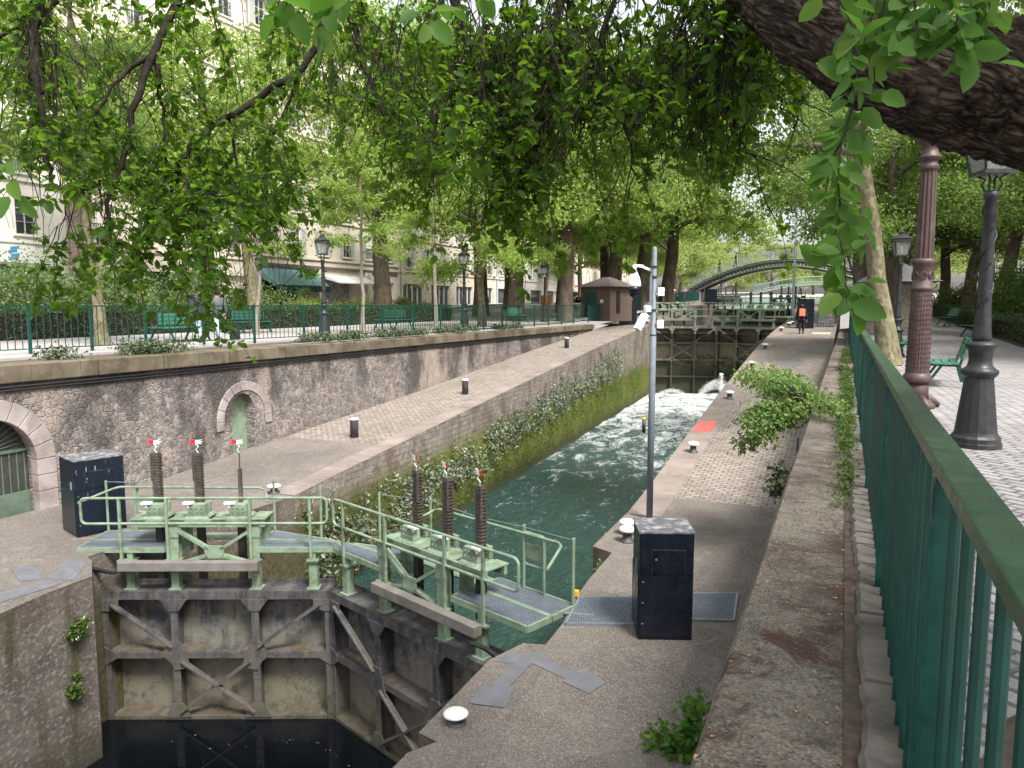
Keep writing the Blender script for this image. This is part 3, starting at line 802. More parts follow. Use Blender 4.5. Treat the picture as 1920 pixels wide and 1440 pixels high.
for _ in range(500): pts.append((-7.35+rg.normal(0,.07), yj-.7+rg.normal(0,.07), rg.uniform(-4.7,-2.9))); sz.append(rg.uniform(.015,.035))
for _ in range(900):
    pts.append((rg.uniform(-12.3,-4.4), yj-rg.uniform(0,6), -4.78 + abs(rg.normal(0,.10)))); sz.append(rg.uniform(.008,.018))
C = np.array(pts); s = np.array(sz)[:, None]
Vv = np.stack([C + s*np.array([1,0,-.6]), C + s*np.array([-.5,.87,-.6]), C + s*np.array([-.5,-.87,-.6]), C + s*np.array([0,0,1.2])], 1).reshape(-1,3)
o4 = np.arange(len(C))[:, None]*4
Ft = (o4[:, :, None] + np.array([[0,1,3],[1,2,3],[2,0,3],[0,2,1]])[None]).reshape(-1,3)
tag(link('water_spray', mesh_np('water_spray', Vv, [Ft]), M['spray']), kind='stuff')

# ------------------------------------------------------------------ lock gates
def gate_leaf(root, mx, L=4.1, rows=2, mats=None, rods=(), detail=True):
    G = mats or dict(f=M['gate'], s=M['skin'])
    def B(): return MB(mx)
    H = 2.45 if rows == 2 else 4.9
    zr_ = [-1.18, -2.39] if rows == 2 else [-1.18, -2.39, -3.6]
    B().box(0, L, .30, .34, -H, -.03).build('skin_plate', G['s'], root)
    mb = B(); mb.box(0, L, -.03, .0, -.15, .0); mb.box(0, L, .0, .40, -.025, -.002); mb.box(0, L, .38, .41, -.1, .07); mb.build('top_beam', G['f'], root)
    if rows == 2:
        mb = B(); rg2 = random.Random(8)
        for z in zr_:
            for k in range(9):
                x = rg2.uniform(.15, L-.4); w = rg2.uniform(.15,.5)
                mb.hexa([(x,.03,z+.056),(x+w,.02,z+.056),(x+w,.29,z+.056),(x,.29,z+.056)], [(x+.06,.08,z+.06+rg2.uniform(0,.01)),(x+w-.06,.1,z+.06),(x+w-.03,.29,z+.07+rg2.uniform(0,.03)),(x+.03,.29,z+.07)])
        tag(mb.build('silt', M['mud'], root), kind='stuff')
    px = [.05, .314*L, .668*L, L-.05]
    for z in zr_:
        mb = B(); 
        for a, b in zip(px, px[1:]):
            mb.box(a+.06, b-.06, -.028, -.002, z-.065, z+.05); mb.box(a+.02, b-.02, .0, .298, z+.03, z+.052)
        mb.build('rail', G['f'], root)
    for i, x in enumerate(px):
        w = .13 if i in (1, 2) else .10
        mb = B(); mb.box(x-w/2, x+w/2, -.03, -.004, -H, -.15); mb.box(x-.012, x+.012, .0, .298, -H, -.03)
        if i == 3: mb.box(x+.055, x+.085, -.05, .32, -H, .02)
        for z in np.arange(-H+.15, -.1, .22):
            mb.box(x-.045, x-.02, -.04, -.03, z, z+.025); mb.box(x+.02, x+.045, -.04, -.03, z, z+.025)
        mb.build('post', G['f'], root)
    # diagonal braces: two bars crossing in the lower middle bay
    x1, x2 = px[1], px[2]
    zt, zm, zb = -.22, -1.18, -2.33
    bw = .035 if rows == 2 else .09
    for p, q in (((px[0]+.12, zt), (x1-.05, zm+.16)), ((x1+.1, zm-.1), (x2-.05, zb+.08)), ((px[3]-.12, zt), (x2+.05, zm+.16)), ((x2-.1, zm-.1), (x1+.05, zb+.08))):
        B().bar((p[0], -.045, p[1]), (q[0], -.045, q[1]), bw, .11 if rows == 2 else .16, (0,1,0)).bar((p[0], -.02, p[1]), (q[0], -.02, q[1]), .06, .03, (0,1,0)).build('brace', G['f'], root)
    for x in (x1, x2):
        B().prism([(x-.24,-.05,-.15),(x+.24,-.05,-.15),(x+.09,-.05,-.36),(x-.09,-.05,-.36)], (0,.02,0)).build('gusset_plate', G['f'], root)
    for x, sg in ((x1, 1), (x2, -1)):
        B().prism([(x-.1*sg,-.055,-.92),(x+.1*sg,-.055,-.92),(x+.26*sg,-.055,-1.4),(x-.02*sg,-.055,-1.46),(x-.1*sg,-.055,-1.3),(x-.22*sg,-.055,-1.2),(x-.22*sg,-.055,-1.12)], (0,.02,0)).build('gusset_plate', G['f'], root)
        B().prism([(x-.24,-.05,zb-.02),(x+.24,-.05,zb-.02),(x+.1,-.05,zb+.24),(x-.1,-.05,zb+.24)], (0,.02,0)).build('gusset_plate', G['f'], root)
    for x, sg in ((px[0]-.05, 1), (px[3]+.05, -1)):
        B().prism([(x,-.05,-.15),(x+.3*sg,-.05,-.15),(x+.3*sg,-.05,-.28),(x+.12*sg,-.05,-.36),(x,-.05,-.36)], (0,.02,0)).build('gusset_plate', G['f'], root)
        B().prism([(x,-.05,zm+.16),(x+.22*sg,-.05,zm+.04),(x+.22*sg,-.05,zm-.06),(x,-.05,zm-.2)], (0,.02,0)).build('gusset_plate', G['f'], root)
    # green superstructure
    g = G.get('g', M['green'])
    for x in (.48, px[1], px[2], L-.32):
        mb = B(); mb.box(x-.07, x+.07, .08, .22, -.01, .52); mb.box(x-.11, x+.11, .04, .26, -.012, .015); mb.box(x-.1, x+.1, .03, .27, .50, .53); mb.box(x-.05, x+.05, .10, .20, .53, .67); mb.build('support_post', g, root)
    mb = B(); mb.box(.36, 2.82, -.13, .03, .40, .56); mb.build('fender_beam', M['steel'], root, bevel=.008)
    for x in (px[1], px[2]):
        mb = B(); mb.box(x-.085, x+.085, .09, .11, .53, 1.17); mb.box(x-.085, x+.085, .21, .23, .53, 1.17); mb.box(x-.01, x+.01, .11, .21, .53, 1.17); mb.box(x-.1, x+.1, .075, .09, .95, 1.15); mb.box(x-.09, x+.09, .55, .70, .53, 1.17)
        mb.build('portal_post', g, root)
    mb = B(); xc = (px[1]+px[2])/2
    for sx in (-1, 1):
        for sz in (-1, 1):
            mb.bar((xc+sx*.12, .12, .68+sz*.06), (xc+sx*.66, .12, .68+(.40 if sz > 0 else -.22)), .05, .10, (0,1,0))
    mb.prism([(xc-.17,.07,.57),(xc+.17,.07,.57),(xc+.17,.07,.80),(xc-.17,.07,.80)], (0,.03,0))
    for sx in (-.12, .12):
        for sz in (.6, .76): mb.box(xc+sx-.015, xc+sx+.015, .055, .07, sz, sz+.03)
    mb.build('cross_brace', g, root)
    mb = B(); mb.box(.48, 2.86, .20, .26, 1.10, 1.24); mb.box(.48, 2.86, .60, .66, 1.10, 1.24)
    for a in (.48, 1.18, 1.92, 2.62): mb.box(a, a+.26, .18, .70, 1.235, 1.255)
    mb.build('machinery_table', g, root)
    for k, x in enumerate((.88, 1.63, 2.37)):
        mb = B()
        mb.hexa([(x-.22,.22,1.24),(x+.22,.22,1.24),(x+.22,.64,1.24),(x-.22,.64,1.24)], [(x-.18,.26,1.29),(x+.18,.26,1.29),(x+.18,.6,1.29),(x-.18,.6,1.29)])
        mb.hexa([(x-.17,.27,1.29),(x+.17,.27,1.29),(x+.17,.42,1.29),(x-.17,.42,1.29)], [(x-.15,.28,1.50),(x+.14,.28,1.50),(x+.14,.42,1.50),(x-.15,.42,1.50)])
        mb.box(x-.15, x+.14, .54, .62, 1.29, 1.48)
        for a in (-.09, 0, .09):
            for b in (1.34, 1.42): mb.box(x+a-.014, x+a+.014, .255, .28, b, b+.03)
        gb = mb.build('gearbox', g, root, bevel=.01)
        mb = B(); mb.box(x-.24, x-.06, .24, .34, 1.505, 1.535); mb.box(x-.17, x-.13, .27, .31, 1.44, 1.505); mb.build('lamp_bracket', M['white'], gb)
        thin = k in rods
        mb = B(); xr_ = x - .02
        if thin:
            mb.box(xr_-.03, xr_+.03, .47, .53, 1.3, 2.1); mb.tube([(xr_,.5,2.1),(xr_,.5,2.42)], .012, 6)
        else:
            mb.box(xr_-.06, xr_+.06, .44, .54, 1.24, 2.40)
            z = 1.36
            while z < 2.38: mb.prism([(xr_-.08,.43,z),(xr_-.08,.55,z),(xr_+.075,.55,z-.012),(xr_+.075,.43,z-.012)], (0,0,.022)); z += .052
            mb.box(xr_-.085, xr_-.065, .41, .44, 1.9, 2.4)
        rk = mb.build('rack', M['rack'], root)
        mb = B(); mb.box(xr_-.06, xr_+.06, .43, .55, -.2, 1.24); mb.build('rack_rod', M['rackdk'], rk)
        mb = B(); mb.tube([(xr_+.01,.48,2.4),(xr_-.02,.46,2.46),(xr_+.03,.45,2.52),(xr_-.02,.44,2.58)], .009, 6); mb.build('pennant_stem', M['white'], rk)
        mb = B(); mb.prism([(xr_-.02,.44,2.57),(xr_-.02,.44,2.64),(xr_-.12,.41,2.65),(xr_-.08,.42,2.62),(xr_-.13,.40,2.605),(xr_-.08,.42,2.59),(xr_-.11,.41,2.57)], (0,.006,0)); mb.build('pennant', M['red'], rk)
        mb = B(); mb.prism([(xr_-.018,.44,2.575),(xr_-.018,.44,2.635),(xr_+.10,.46,2.65),(xr_+.05,.455,2.62),(xr_+.11,.465,2.605),(xr_+.05,.455,2.59),(xr_+.09,.46,2.565)], (0,.006,0)); mb.build('pennant', M['white'], rk)
    # walkway: two decks of open grating
    def deck(poly, st=.042):
        xs_ = [p[0] for p in poly]; fr_ = B()
        for i in range(len(poly)):
            a, b = poly[i], poly[(i+1) % len(poly)]
            fr_.bar((a[0],a[1],.715), (b[0],b[1],.715), .035, .09)
        fo = fr_.build('walkway', g, root)
        gr = B()
        def span(val, ax):
            hits = []
            for i in range(len(poly)):
                a, b = poly[i], poly[(i+1) % len(poly)]
                if (a[ax]-val)*(b[ax]-val) < 0:
                    t = (val-a[ax])/(b[ax]-a[ax]); hits.append(a[1-ax] + t*(b[1-ax]-a[1-ax]))
            return sorted(hits)
        for ax in (0, 1):
            lo = min(p[ax] for p in poly); hi = max(p[ax] for p in poly); v = lo + st
            while v < hi:
                h = span(v, ax)
                if len(h) >= 2:
                    if ax == 0: gr.box(v-.0035, v+.0035, h[0], h[-1], .725, .755)
                    else: gr.box(h[0], h[-1], v-.0035, v+.0035, .732, .752)
                v += st
        gr.build('grating', M['galv'], fo)
    deck([(-.45,.1),(1.1,.1),(1.1,.56),(-.45,.56)]); deck([(-.45,.6),(1.1,.6),(1.1,1.12),(-.45,1.12)])
    deck([(2.72,.1),(L+.1,.1),(L+.1,.42),(2.72,.56)]); deck([(2.72,.62),(L+.05,.47),(2.72,1.12)])
    B().box(1.1, 2.72, .74, 1.1, .70, .72).build('walkway', g, root) if detail else None
    def loop(x0, x1, z0, z1, y, r=.09):
        pts = []
        for cx, cz, a0 in ((x1-r, z1-r, 0), (x0+r, z1-r, PI/2), (x0+r, z0+r, PI), (x1-r, z0+r, 1.5*PI)):
            for k in range(5):
                a = a0 + (PI/2)*k/4; pts.append((cx + r*math.cos(a), y, cz + r*math.sin(a)))
        return pts + [pts[0]]
    mb = B(); mb.tube(loop(-.32, L-.04, 1.21, 1.67, .06), .024, 8)
    for x in (.36, 1.19, 2.66, L-.34):
        mb.box(x-.022, x+.022, .03, .075, .53, 1.67); mb.box(x-.08, x+.08, .02, .14, .52, .545)
    mb.build('handrail', g, root)
    mb = B(); yb = 1.08
    mb.tube([(-.55,yb-.7,1.50),(-.25,yb-.05,1.60),(-.15,yb,1.62),(2.5,yb,1.60),(2.62,yb-.03,1.56),(2.75,yb-.35,1.42)], .022, 8)
    mb.tube([(.12,yb,1.6),(.12,yb,.66)], .022, 8)
    mb.build('handrail', g, root)
    for x in (-.42, .55, 2.76, 3.74):
        B().tube([(x, yb+(.02 if x < 3 else -.35), .64), (x, yb+(.02 if x < 3 else -.35), 1.74)], .024, 8).build('guard_post', g, root)
    mb = B(); mb.tube([(-.42,yb,1.72),(.55,yb,1.71),(1.6,yb,1.66),(2.76,yb,1.71),(3.74,yb-.35,1.7)], .006, 5); mb.build('chain', M['galv'], root)
    mb = B(); mb.tube(loop(.15, .58, 1.12, 1.62, yb+.05, .07), .02, 8); mb.box(.16, .57, yb+.04, yb+.055, 1.22, 1.45); mb.build('swing_gate', g, root)

def place_gate(hinge, apex, mx, label, rows=2, mats=None, rods=(), group=None, parts=True):
    h = Vector(hinge); a = Vector(apex); d = a - h
    rz = math.atan2(d.y, d.x) if mx > 0 else math.atan2(-d.y, -d.x)
    r = thing('lock_gate', label, 'lock gate', hinge, rz, group)
    gate_leaf(r, mx, d.xy.length, rows, mats, rods)
    return r
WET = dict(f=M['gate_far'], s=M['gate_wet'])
GG = 'lock gate leaves across the canal'
place_gate((-11.85,8.58,-3.45), (-8.16,10.27,-3.45), 1, 'near lock gate leaf seen square on, with one thin rod among its racks', rods=(2,), group=GG)
place_gate((-4.17,8.84,-3.45), (-8.14,10.27,-3.45), -1, 'near lock gate leaf angled towards the black cabinet, three ribbed racks on top', group=GG)
place_gate((-12.6,52.6,.13), (-8.3,54.2,.13), 1, 'far lock gate leaf behind the camera pole, above the spray', 3, WET, group=GG)
place_gate((-3.98,52.6,.13), (-8.28,54.2,.13), -1, 'far lock gate leaf beside the walking person, water leaking down its edge', 3, WET, group=GG)
DKG = dict(f=M['darkgate'], s=M['gate_wet'], g=M['darkgate'])
place_gate((-12.8,79,1.15), (-8.4,80.6,1.15), 1, 'dark gate leaf of the third gate pair, nearer the small far cabinet', 2, DKG, group=GG)
place_gate((-3.95,79,1.15), (-8.3,80.6,1.15), -1, 'dark gate leaf of the third gate pair, behind the thin grey mast', 2, DKG, group=GG)
# cables at the gate ends
mb = MB()
for k in range(5):
    o_ = .03*k
    mb.tube([(-11.75+.1*k,8.5,-3.02),(-12.0,8.35+o_,-2.92-o_),(-12.25,8.25,-2.98-o_),(-12.3-.05*k,8.25,-3.3)], .028, 6)
tag(mb.build('hose_bundle', M['rubber']), 'black hoses running from the stainless beam into the left quay', 'hose')
mb = MB()
for k in range(4):
    o_ = .035*k
    mb.tube([(-4.5+.05*k,8.62,-3.0),(-4.2,8.55+o_,-3.0-o_),(-3.95,8.5+o_,-3.1-o_),(-3.8,8.45+o_,-3.45)], .028, 6)
tag(mb.build('hose_bundle', M['rubber']), 'black ribbed hoses beside the checker plates at the right gate end', 'hose')

# ------------------------------------------------------------------ cabinets
def cabinet(label, loc, rz, w, dpt, h, body, top, door=True, grp='black control cabinets'):
    r = thing('control_cabinet', label, 'cabinet', loc, rz, grp)
    MB().box(0, w, 0, dpt, 0, h-.012).build('body', body, r, bevel=.008)
    MB().box(-.012, w+.012, -.012, dpt+.012, h-.01, h+.012).build('lid', top, r)
    if door:
        d = MB().box(.015, w-.015, -.014, -.002, .05, h*.605).build('door', body, r)
        mb = MB()
        for z in (.22, .5, .78): mb.lathe([(.012,0),(.012,.012)], 8, (.05, -.018, z))
        mb.build('lock', M['galv'], d)
        MB().box(.015, w-.015, -.014, -.002, h*.615, h-.02).build('panel', body, r)
        mb = MB(); mb.box(.17, .68*w+.1, -.022, -.014, h*.64, h*.84); hd = mb.build('hatch', body, r); mb = MB(); mb.box(.155, .68*w+.115, -.028, -.014, h*.838, h*.848); mb.box(.155, .165, -.026, -.014, h*.63, h*.838); mb.box(.68*w+.105, .68*w+.115, -.026, -.014, h*.63, h*.838); mb.build('hatch_frame', M['iron'], hd); MB().box(.2, .225, -.03, -.022, h*.75, h*.765).build('lock', M['galv'], hd)
        mb = MB(); mb.box(-.012, -.002, .03, dpt-.03, .05, h*.62); mb.build('side_panel', body, r)
        mb = MB(); mb.box(-.03, -.01, .12, .16, h*.62, h*.72); mb.build('handle', M['galv'], r)
    return r
cabinet('tall black cabinet standing on the near quay over the steel grating', (-2.29,9.13,ZQ), R(22), .70, .62, 1.44, M['black'], M['lid'])
cabinet('black cabinet streaked with bird droppings beside the big arched door', (-12.98,8.98,ZQ), R(72), .88, .8, 1.46, M['blackst'], M['lid'])
cabinet('black cabinet at the top of the left ramp, before the brick hut', (-14.85,52.0,.22), R(18), 1.25, .6, 1.72, M['black'], M['black'], False)
cabinet('black cabinet behind the person with the coral backpack', (-2.75,50.6,.12), R(10), .98, .7, 1.9, M['black'], M['black'], False)
cabinet('small dark cabinet far off on the upper left quay below the footbridge', (-12.9,76,1.74), R(15), 1.2, .7, 1.5, M['black'], M['black'], False)

# ------------------------------------------------------------------ bollards
def mushroom(): 
    r = thing('mushroom_bollard', 'x', 'bollard')
    MB().lathe([(.13,0),(.13,.025),(.085,.05),(.08,.17),(.095,.20)], 18).build('stem', M['bollard'], r, True)
    MB().lathe([(.10,.195),(.15,.205),(.158,.235),(.14,.27),(.08,.292),(.01,.298)], 18).build('cap', M['bolltop'], r, True)
    return r
mush = mushroom(); mush['group'] = 'white capped mooring bollards'
mush['label'] = 'white domed bollard on the near quay beside the square checker plate'
mush.location = (-3.54,6.45,ZQ); mush.scale = (.85,.85,.42)
for (x, y, lab) in [(-3.62,13.45,'white capped bollard behind the near cabinet, the farther of the two side by side'), (-3.50,13.02,'white capped bollard half hidden by the near cabinet, the nearer of two'),
                    (-3.52,19.6,'white capped bollard on the right coping before the red plate'), (-3.5,26.1,'white capped bollard on the right coping just beyond the red plate'),
                    (-3.5,32.6,'white capped bollard on the right coping left of the overhanging shrub'), (-3.5,38.2,'white capped bollard on the right coping level with the shrub top'),
                    (-3.5,47.8,'white capped bollard on the right coping short of the far gates'), (-3.35,52.4,'white capped bollard at the right end of the far gates'), (-3.3,54.2,'white capped bollard just past the far gates near the grey mast')]:
    dup(mush, (x, y, zr(y)), label=lab, sc=1)
dup(mush, (-11.95,13.1,ZQ), label='white capped bollard alone on the left quay beyond the near gate', sc=(1,1,.75))
dup(mush, (-12.95,52.6,.28), label='white capped bollard at the top corner of the left ramp', sc=1)
def post_bollard():
    r = thing('post_bollard', 'x', 'bollard', group='dark round mooring posts')
    MB().lathe([(.125,0),(.125,.52),(.12,.54)], 20).build('post', M['bollard'], r, True)
    MB().lathe([(.132,.535),(.138,.55),(.13,.58),(.07,.60),(.01,.605)], 20).build('cap', M['bolltop'], r, True)
    return r
pb = post_bollard(); pb.location = (-13.4,18.2,zl(18.2)); pb['label'] = 'dark mooring post with white top nearest the green arched door'
dup(pb, (-13.4,25.4,zl(25.4)), label='dark mooring post with white top halfway up the left ramp')
dup(pb, (-14.0,38.6,zl(38.6)), label='dark mooring post with white top near the head of the left ramp')
dup(pb, (-13.5,57.5,.45), label='dark mooring post left of the far gate railings', sc=1.3)
dup(pb, (-13.6,66,1.1), label='dark mooring post farther up the upper left quay', sc=1.4)

# ------------------------------------------------------------------ plates and gratings set in the quay
def flat(name, label, cat, polys, m, z, h=.005, group=None):
    mb = MB()
    for p in polys: mb.prism([(a, b, z(b) if callable(z) else z + .0015*polys.index(p)) for a, b in p], (0,0,h))
    return tag(mb.build(name, m), label, cat, group)
flat('checker_plate', 'angled checker plates forming a Y on the near right quay corner', 'plate',
     [[(-3.75,7.82),(-3.66,8.05),(-3.35,8.26),(-3.16,8.16),(-3.20,8.0),(-3.45,7.86)], [(-3.20,8.17),(-2.72,7.93),(-2.78,7.76),(-3.30,7.96)],
      [(-2.71,8.06),(-2.34,7.87),(-2.44,7.56),(-2.82,7.70)], [(-3.50,7.92),(-3.30,7.92),(-3.33,7.28),(-3.52,7.24)], [(-3.61,7.24),(-3.27,7.37),(-3.18,6.9),(-3.57,6.83)]], M['plate'], ZQ+.002)
flat('checker_plate', 'worn grey checker plates on the left quay corner by the gate', 'plate',
     [[(-11.0,7.5),(-11.6,8.15),(-12.0,8.1),(-11.5,7.4)], [(-11.5,7.38),(-12.3,7.7),(-12.5,7.45),(-11.7,7.1)], [(-11.05,7.35),(-11.45,7.3),(-11.55,6.5),(-11.15,6.45)]], M['plate'], ZQ+.002)
flat('red_plate', 'faded red painted plate on the right coping with a black rope on it', 'plate', [[(-3.93,22.6),(-3.42,22.9),(-3.40,21.75),(-3.9,21.5)]], M['redplate'], lambda y: zr(y)+.014, .012)
def floor_grating(label, poly, z, ang):
    r = thing('floor_grating', label, 'grating', (0,0,0), group='steel gratings in the near quay')
    mb = MB()
    for i in range(len(poly)): a, b = poly[i], poly[(i+1)%len(poly)]; mb.bar((a[0],a[1],z+.02),(b[0],b[1],z+.02),.03,.04)
    mb.build('frame', M['galv'], r)
    mb = MB(); ca, sa = math.cos(ang), math.sin(ang)
    L2 = [(x*ca+y*sa, -x*sa+y*ca) for x, y in poly]
    for ax, st, w in ((0, .034, .005), (1, .05, .004)):
        lo = min(p[ax] for p in L2); hi = max(p[ax] for p in L2); v = lo+st
        while v < hi:
            hits = []
            for i in range(len(L2)):
                a, b = L2[i], L2[(i+1)%len(L2)]
                if (a[ax]-v)*(b[ax]-v) < 0:
                    t = (v-a[ax])/(b[ax]-a[ax]); hits.append(a[1-ax]+t*(b[1-ax]-a[1-ax]))
            if len(hits) >= 2:
                for s_ in (min(hits),):
                    p = (v, min(hits)) if ax == 0 else (min(hits), v); q = (v, max(hits)) if ax == 0 else (max(hits), v)
                    mb.bar((p[0]*ca-p[1]*sa, p[0]*sa+p[1]*ca, z+.025), (q[0]*ca-q[1]*sa, q[0]*sa+q[1]*ca, z+.025), w*2, .03)
            v += st
    mb.build('grid', M['galv'], r)
    MB().add([(a,b,z+.003) for a, b in poly], [tuple(range(len(poly)))]).build('pit', M['dark'], r)  # flat dark sheet, the shade of the pit put into its colour
floor_grating('blue-grey steel grating left of the near cabinet, reaching over the water', [(-3.30,9.15),(-3.42,10.1),(-2.55,10.5),(-2.2,9.62)], ZQ, R(25))
floor_grating('dark steel grating right of the near cabinet against the parapet', [(-1.95,9.9),(-2.1,10.85),(-1.30,11.2),(-1.22,10.2)], ZQ, R(22))
mb = MB(); mb.tube([(-3.72,9.42,-2.73),(-3.02,9.55,-2.72)], .022, 8)
tag(mb.build('pipe', M['plate']), 'white plastic pipe from the gate walkway to the grating', 'pipe')
mb = MB(); mb.tube([(-3.5,10.0,-2.9),(-3.45,10.05,-2.66)], .014, 6); mb.box(-3.49,-3.42,10.0,10.07,-2.68,-2.6)
tag(mb.build('valve', M['yellow']), 'small yellow valve at the edge of the grating', 'valve')
flat('manhole_cover', 'dark manhole plate in the setts behind the shrub', 'manhole', [[(-2.6,33.5),(-1.6,33.5),(-1.6,34.5),(-2.6,34.5)]], M['plate'], lambda y: zr(y)+.003, .008)
flat('manhole_cover', 'pale concrete slab just right of the walking person', 'manhole', [[(-1.7,46.2),(-.7,46.2),(-.7,47.6),(-1.7,47.6)]], M['sand'], lambda y: zr(y)+.003, .008)

# ------------------------------------------------------------------ camera pole
px_, py_ = -3.47, 14.6
def lz(p): return p
pl = thing('camera_pole', 'tall grey steel pole behind the near cabinet carrying cameras', 'pole', (px_, py_, zr(py_)))
MB().lathe([(.066,0),(.066,3.9),(.05,3.92),(.046,5.45),(.03,5.5)], 16).build('shaft', M['pole'], pl, True)
MB().box(-.14,.14,-.14,.14,0,.02).build('base_plate', M['galv'], pl)
mb = MB()
for z in (3.75, 4.25, 4.9, 5.1): mb.lathe([(.068,0),(.068,.03)], 12, (0,0,z))
mb.build('clamp', M['rubber'], pl)
Pz = zr(py_)
SC_ = .9
ca = thing('dome_camera', 'white dome camera with black globe hanging left of the pole', 'camera', (px_-.44, py_-.1, Pz+4.72), R(24))
MB().lathe([(.03,.36),(.06,.34),(.085,.29),(.125,.20),(.15,.09),(.155,.02),(.14,.0)], 20).build('housing', M['plastic'], ca, True)
MB().lathe([(.138,0),(.135,-.07),(.118,-.09),(.115,-.12),(.085,-.2),(.02,-.235)], 20).build('globe', M['black'], ca, True)
mb = MB(); mb.box(-.04,.04,-.04,.04,.34,.48); mb.bar((0,0,.47),(.2,0,.45),.05,.06); mb.bar((.2,0,.43),(.44,.02,.34),.06,.05); mb.build('bracket', M['plastic'], ca); ca.scale = (SC_,)*3; ca.location.x += .06
cb = thing('floodlight', 'slanted white infrared lamp low on the camera pole', 'lamp', (px_-.12, py_-.1, Pz+4.12), R(24))
mb = MB(); mb.bar((-.02,0,.06),(-.20,-.12,-.24),.13,.11); mb.build('housing', M['plastic'], cb, bevel=.01)
mb = MB(); mb.lathe([(.02,-.07),(.075,-.05),(.08,.05),(.03,.08)], 12, (.02,0,.16)); mb.build('bracket', M['plastic'], cb)
for i, (dz, lab) in enumerate(((4.62,'upper white junction box on the right of the camera pole'), (3.98,'lower white junction box on the camera pole'))):
    jb = thing('junction_box', lab, 'junction box', (px_+.08, py_-.02, Pz+dz), R(24))
    jb.scale = (.62,.7,.72); MB().box(.0,.20,-.06,.06,-.11,.12).build('body', M['plastic'], jb, bevel=.01); MB().box(-.04,0,-.03,.03,-.04,.04).build('bracket', M['galv'], jb)
jb = thing('antenna', 'slim grey antenna strapped upright to the camera pole', 'antenna', (px_-.05, py_-.07, Pz+4.5), 0)
MB().box(-.02,.02,-.018,.018,-.2,.42).build('body', M['galv'], jb, bevel=.008); MB().box(-.02,.02,.03,.06,-.02,.02).build('bracket', M['galv'], jb)
sn = thing('level_sensor', 'black level sensor with orange top beside the camera pole', 'sensor', (px_-.14, py_-.05, Pz+1.92), R(24))
MB().lathe([(.035,-.12),(.035,.13)], 12).build('body', M['rubber'], sn, True); MB().lathe([(.037,.13),(.037,.18),(.01,.19)], 12).build('cap', M['yellow'], sn, True)
MB().bar((0,0,-.13),(.14,0,-.16),.03,.03).build('bracket', M['galv'], sn)

# ------------------------------------------------------------------ green fence on the right
fn = thing('metal_fence', 'dark green metal fence with flat rail running away at right', 'fence', (0,0,0))
FX = .275
yv = [-.3] + [2.32+2.6*k for k in range(0, 20)]
mb = MB(); mb.box(.233, .316, -.6, 47.5, 1.172, 1.20); mb.box(.245, .305, -.6, 47.5, 1.14, 1.1715); mb.box(.2325,.240,-.6,47.5,1.16,1.203)
mb.build('top_rail', M['railtop'], fn, bevel=.006)
for k, (a, b) in enumerate(zip(yv, yv[1:])):
    if a > 46: break
    mb = MB(); y = a + .125
    while y < b - .06:
        mb.tube([(.273,y,-.125),(.273,y,1.125)], .0145, 8); mb.lathe([(.02,-.012),(.02,.012)], 8, (.273,y,-.115)); y += .205
    mb.build('baluster_panel', M['dkgreen'], fn)
    mb = MB(); mb.box(.247, .300, b-.035, b+.035, -.3, 1.14); mb.tube([(.243,b-.03,-.2),(.243,b-.03,1.0),(.250,b-.01,1.13)], .006, 5); mb.build('post', M['dkgreen'], fn)
# railing along the top of the retaining wall
def railing(label, pts, h, post_st, gap, m, name='metal_railing', r=.011):
    f = thing(name, label, 'railing')
    P3 = [Vector(p) for p in pts]
    top = MB(); 
    for a, b in zip(P3, P3[1:]): top.bar(a+Vector((0,0,h)), b+Vector((0,0,h)), .05, .035); top.bar(a+Vector((0,0,.1)), b+Vector((0,0,.1)), .035, .025)
    top.build('rail', m, f)
    for a, b in zip(P3, P3[1:]):
        d = b - a; L = d.xy.length; n = max(1, round(L/post_st))
        for k in range(n):
            p = a + d*k/n; q = a + d*(k+1)/n
            MB().box(p.x-.03,p.x+.03,p.y-.03,p.y+.03,p.z-.05,p.z+h).build('post', m, f)
            mb = MB(); g = max(2, int((q-p).xy.length/gap))
            for j in range(1, g):
                c = p + (q-p)*j/g; mb.box(c.x-r,c.x+r,c.y-r,c.y+r,c.z+.1,c.z+h)
            mb.build('baluster_panel', m, f)
    return f
lrz = lambda y: interp(y, [(5,.46),(16,.46),(46,.50)])
railing('dark green railing above the left retaining wall, in front of the benches', [(x,y,lrz(y)) for x, y in ((-18.4,6.0),(-17.9,11.5),(-17.6,14.5),(-17.0,18.0),(-16.4,22.0),(-15.95,28.0),(-15.75,36),(-15.65,46.5))], 1.13, 2.0, .165, M['dkgreen'], r=.008)
railing('dark green railing behind the far left cabinet, climbing along the upper chamber', [(-15.7,47.5,.5),(-15.9,53,.75),(-16.0,60,1.1),(-15.2,75,1.85),(-15.2,86,2.1)], 1.1, 2.2, .2, M['dkgreen'], r=.02)

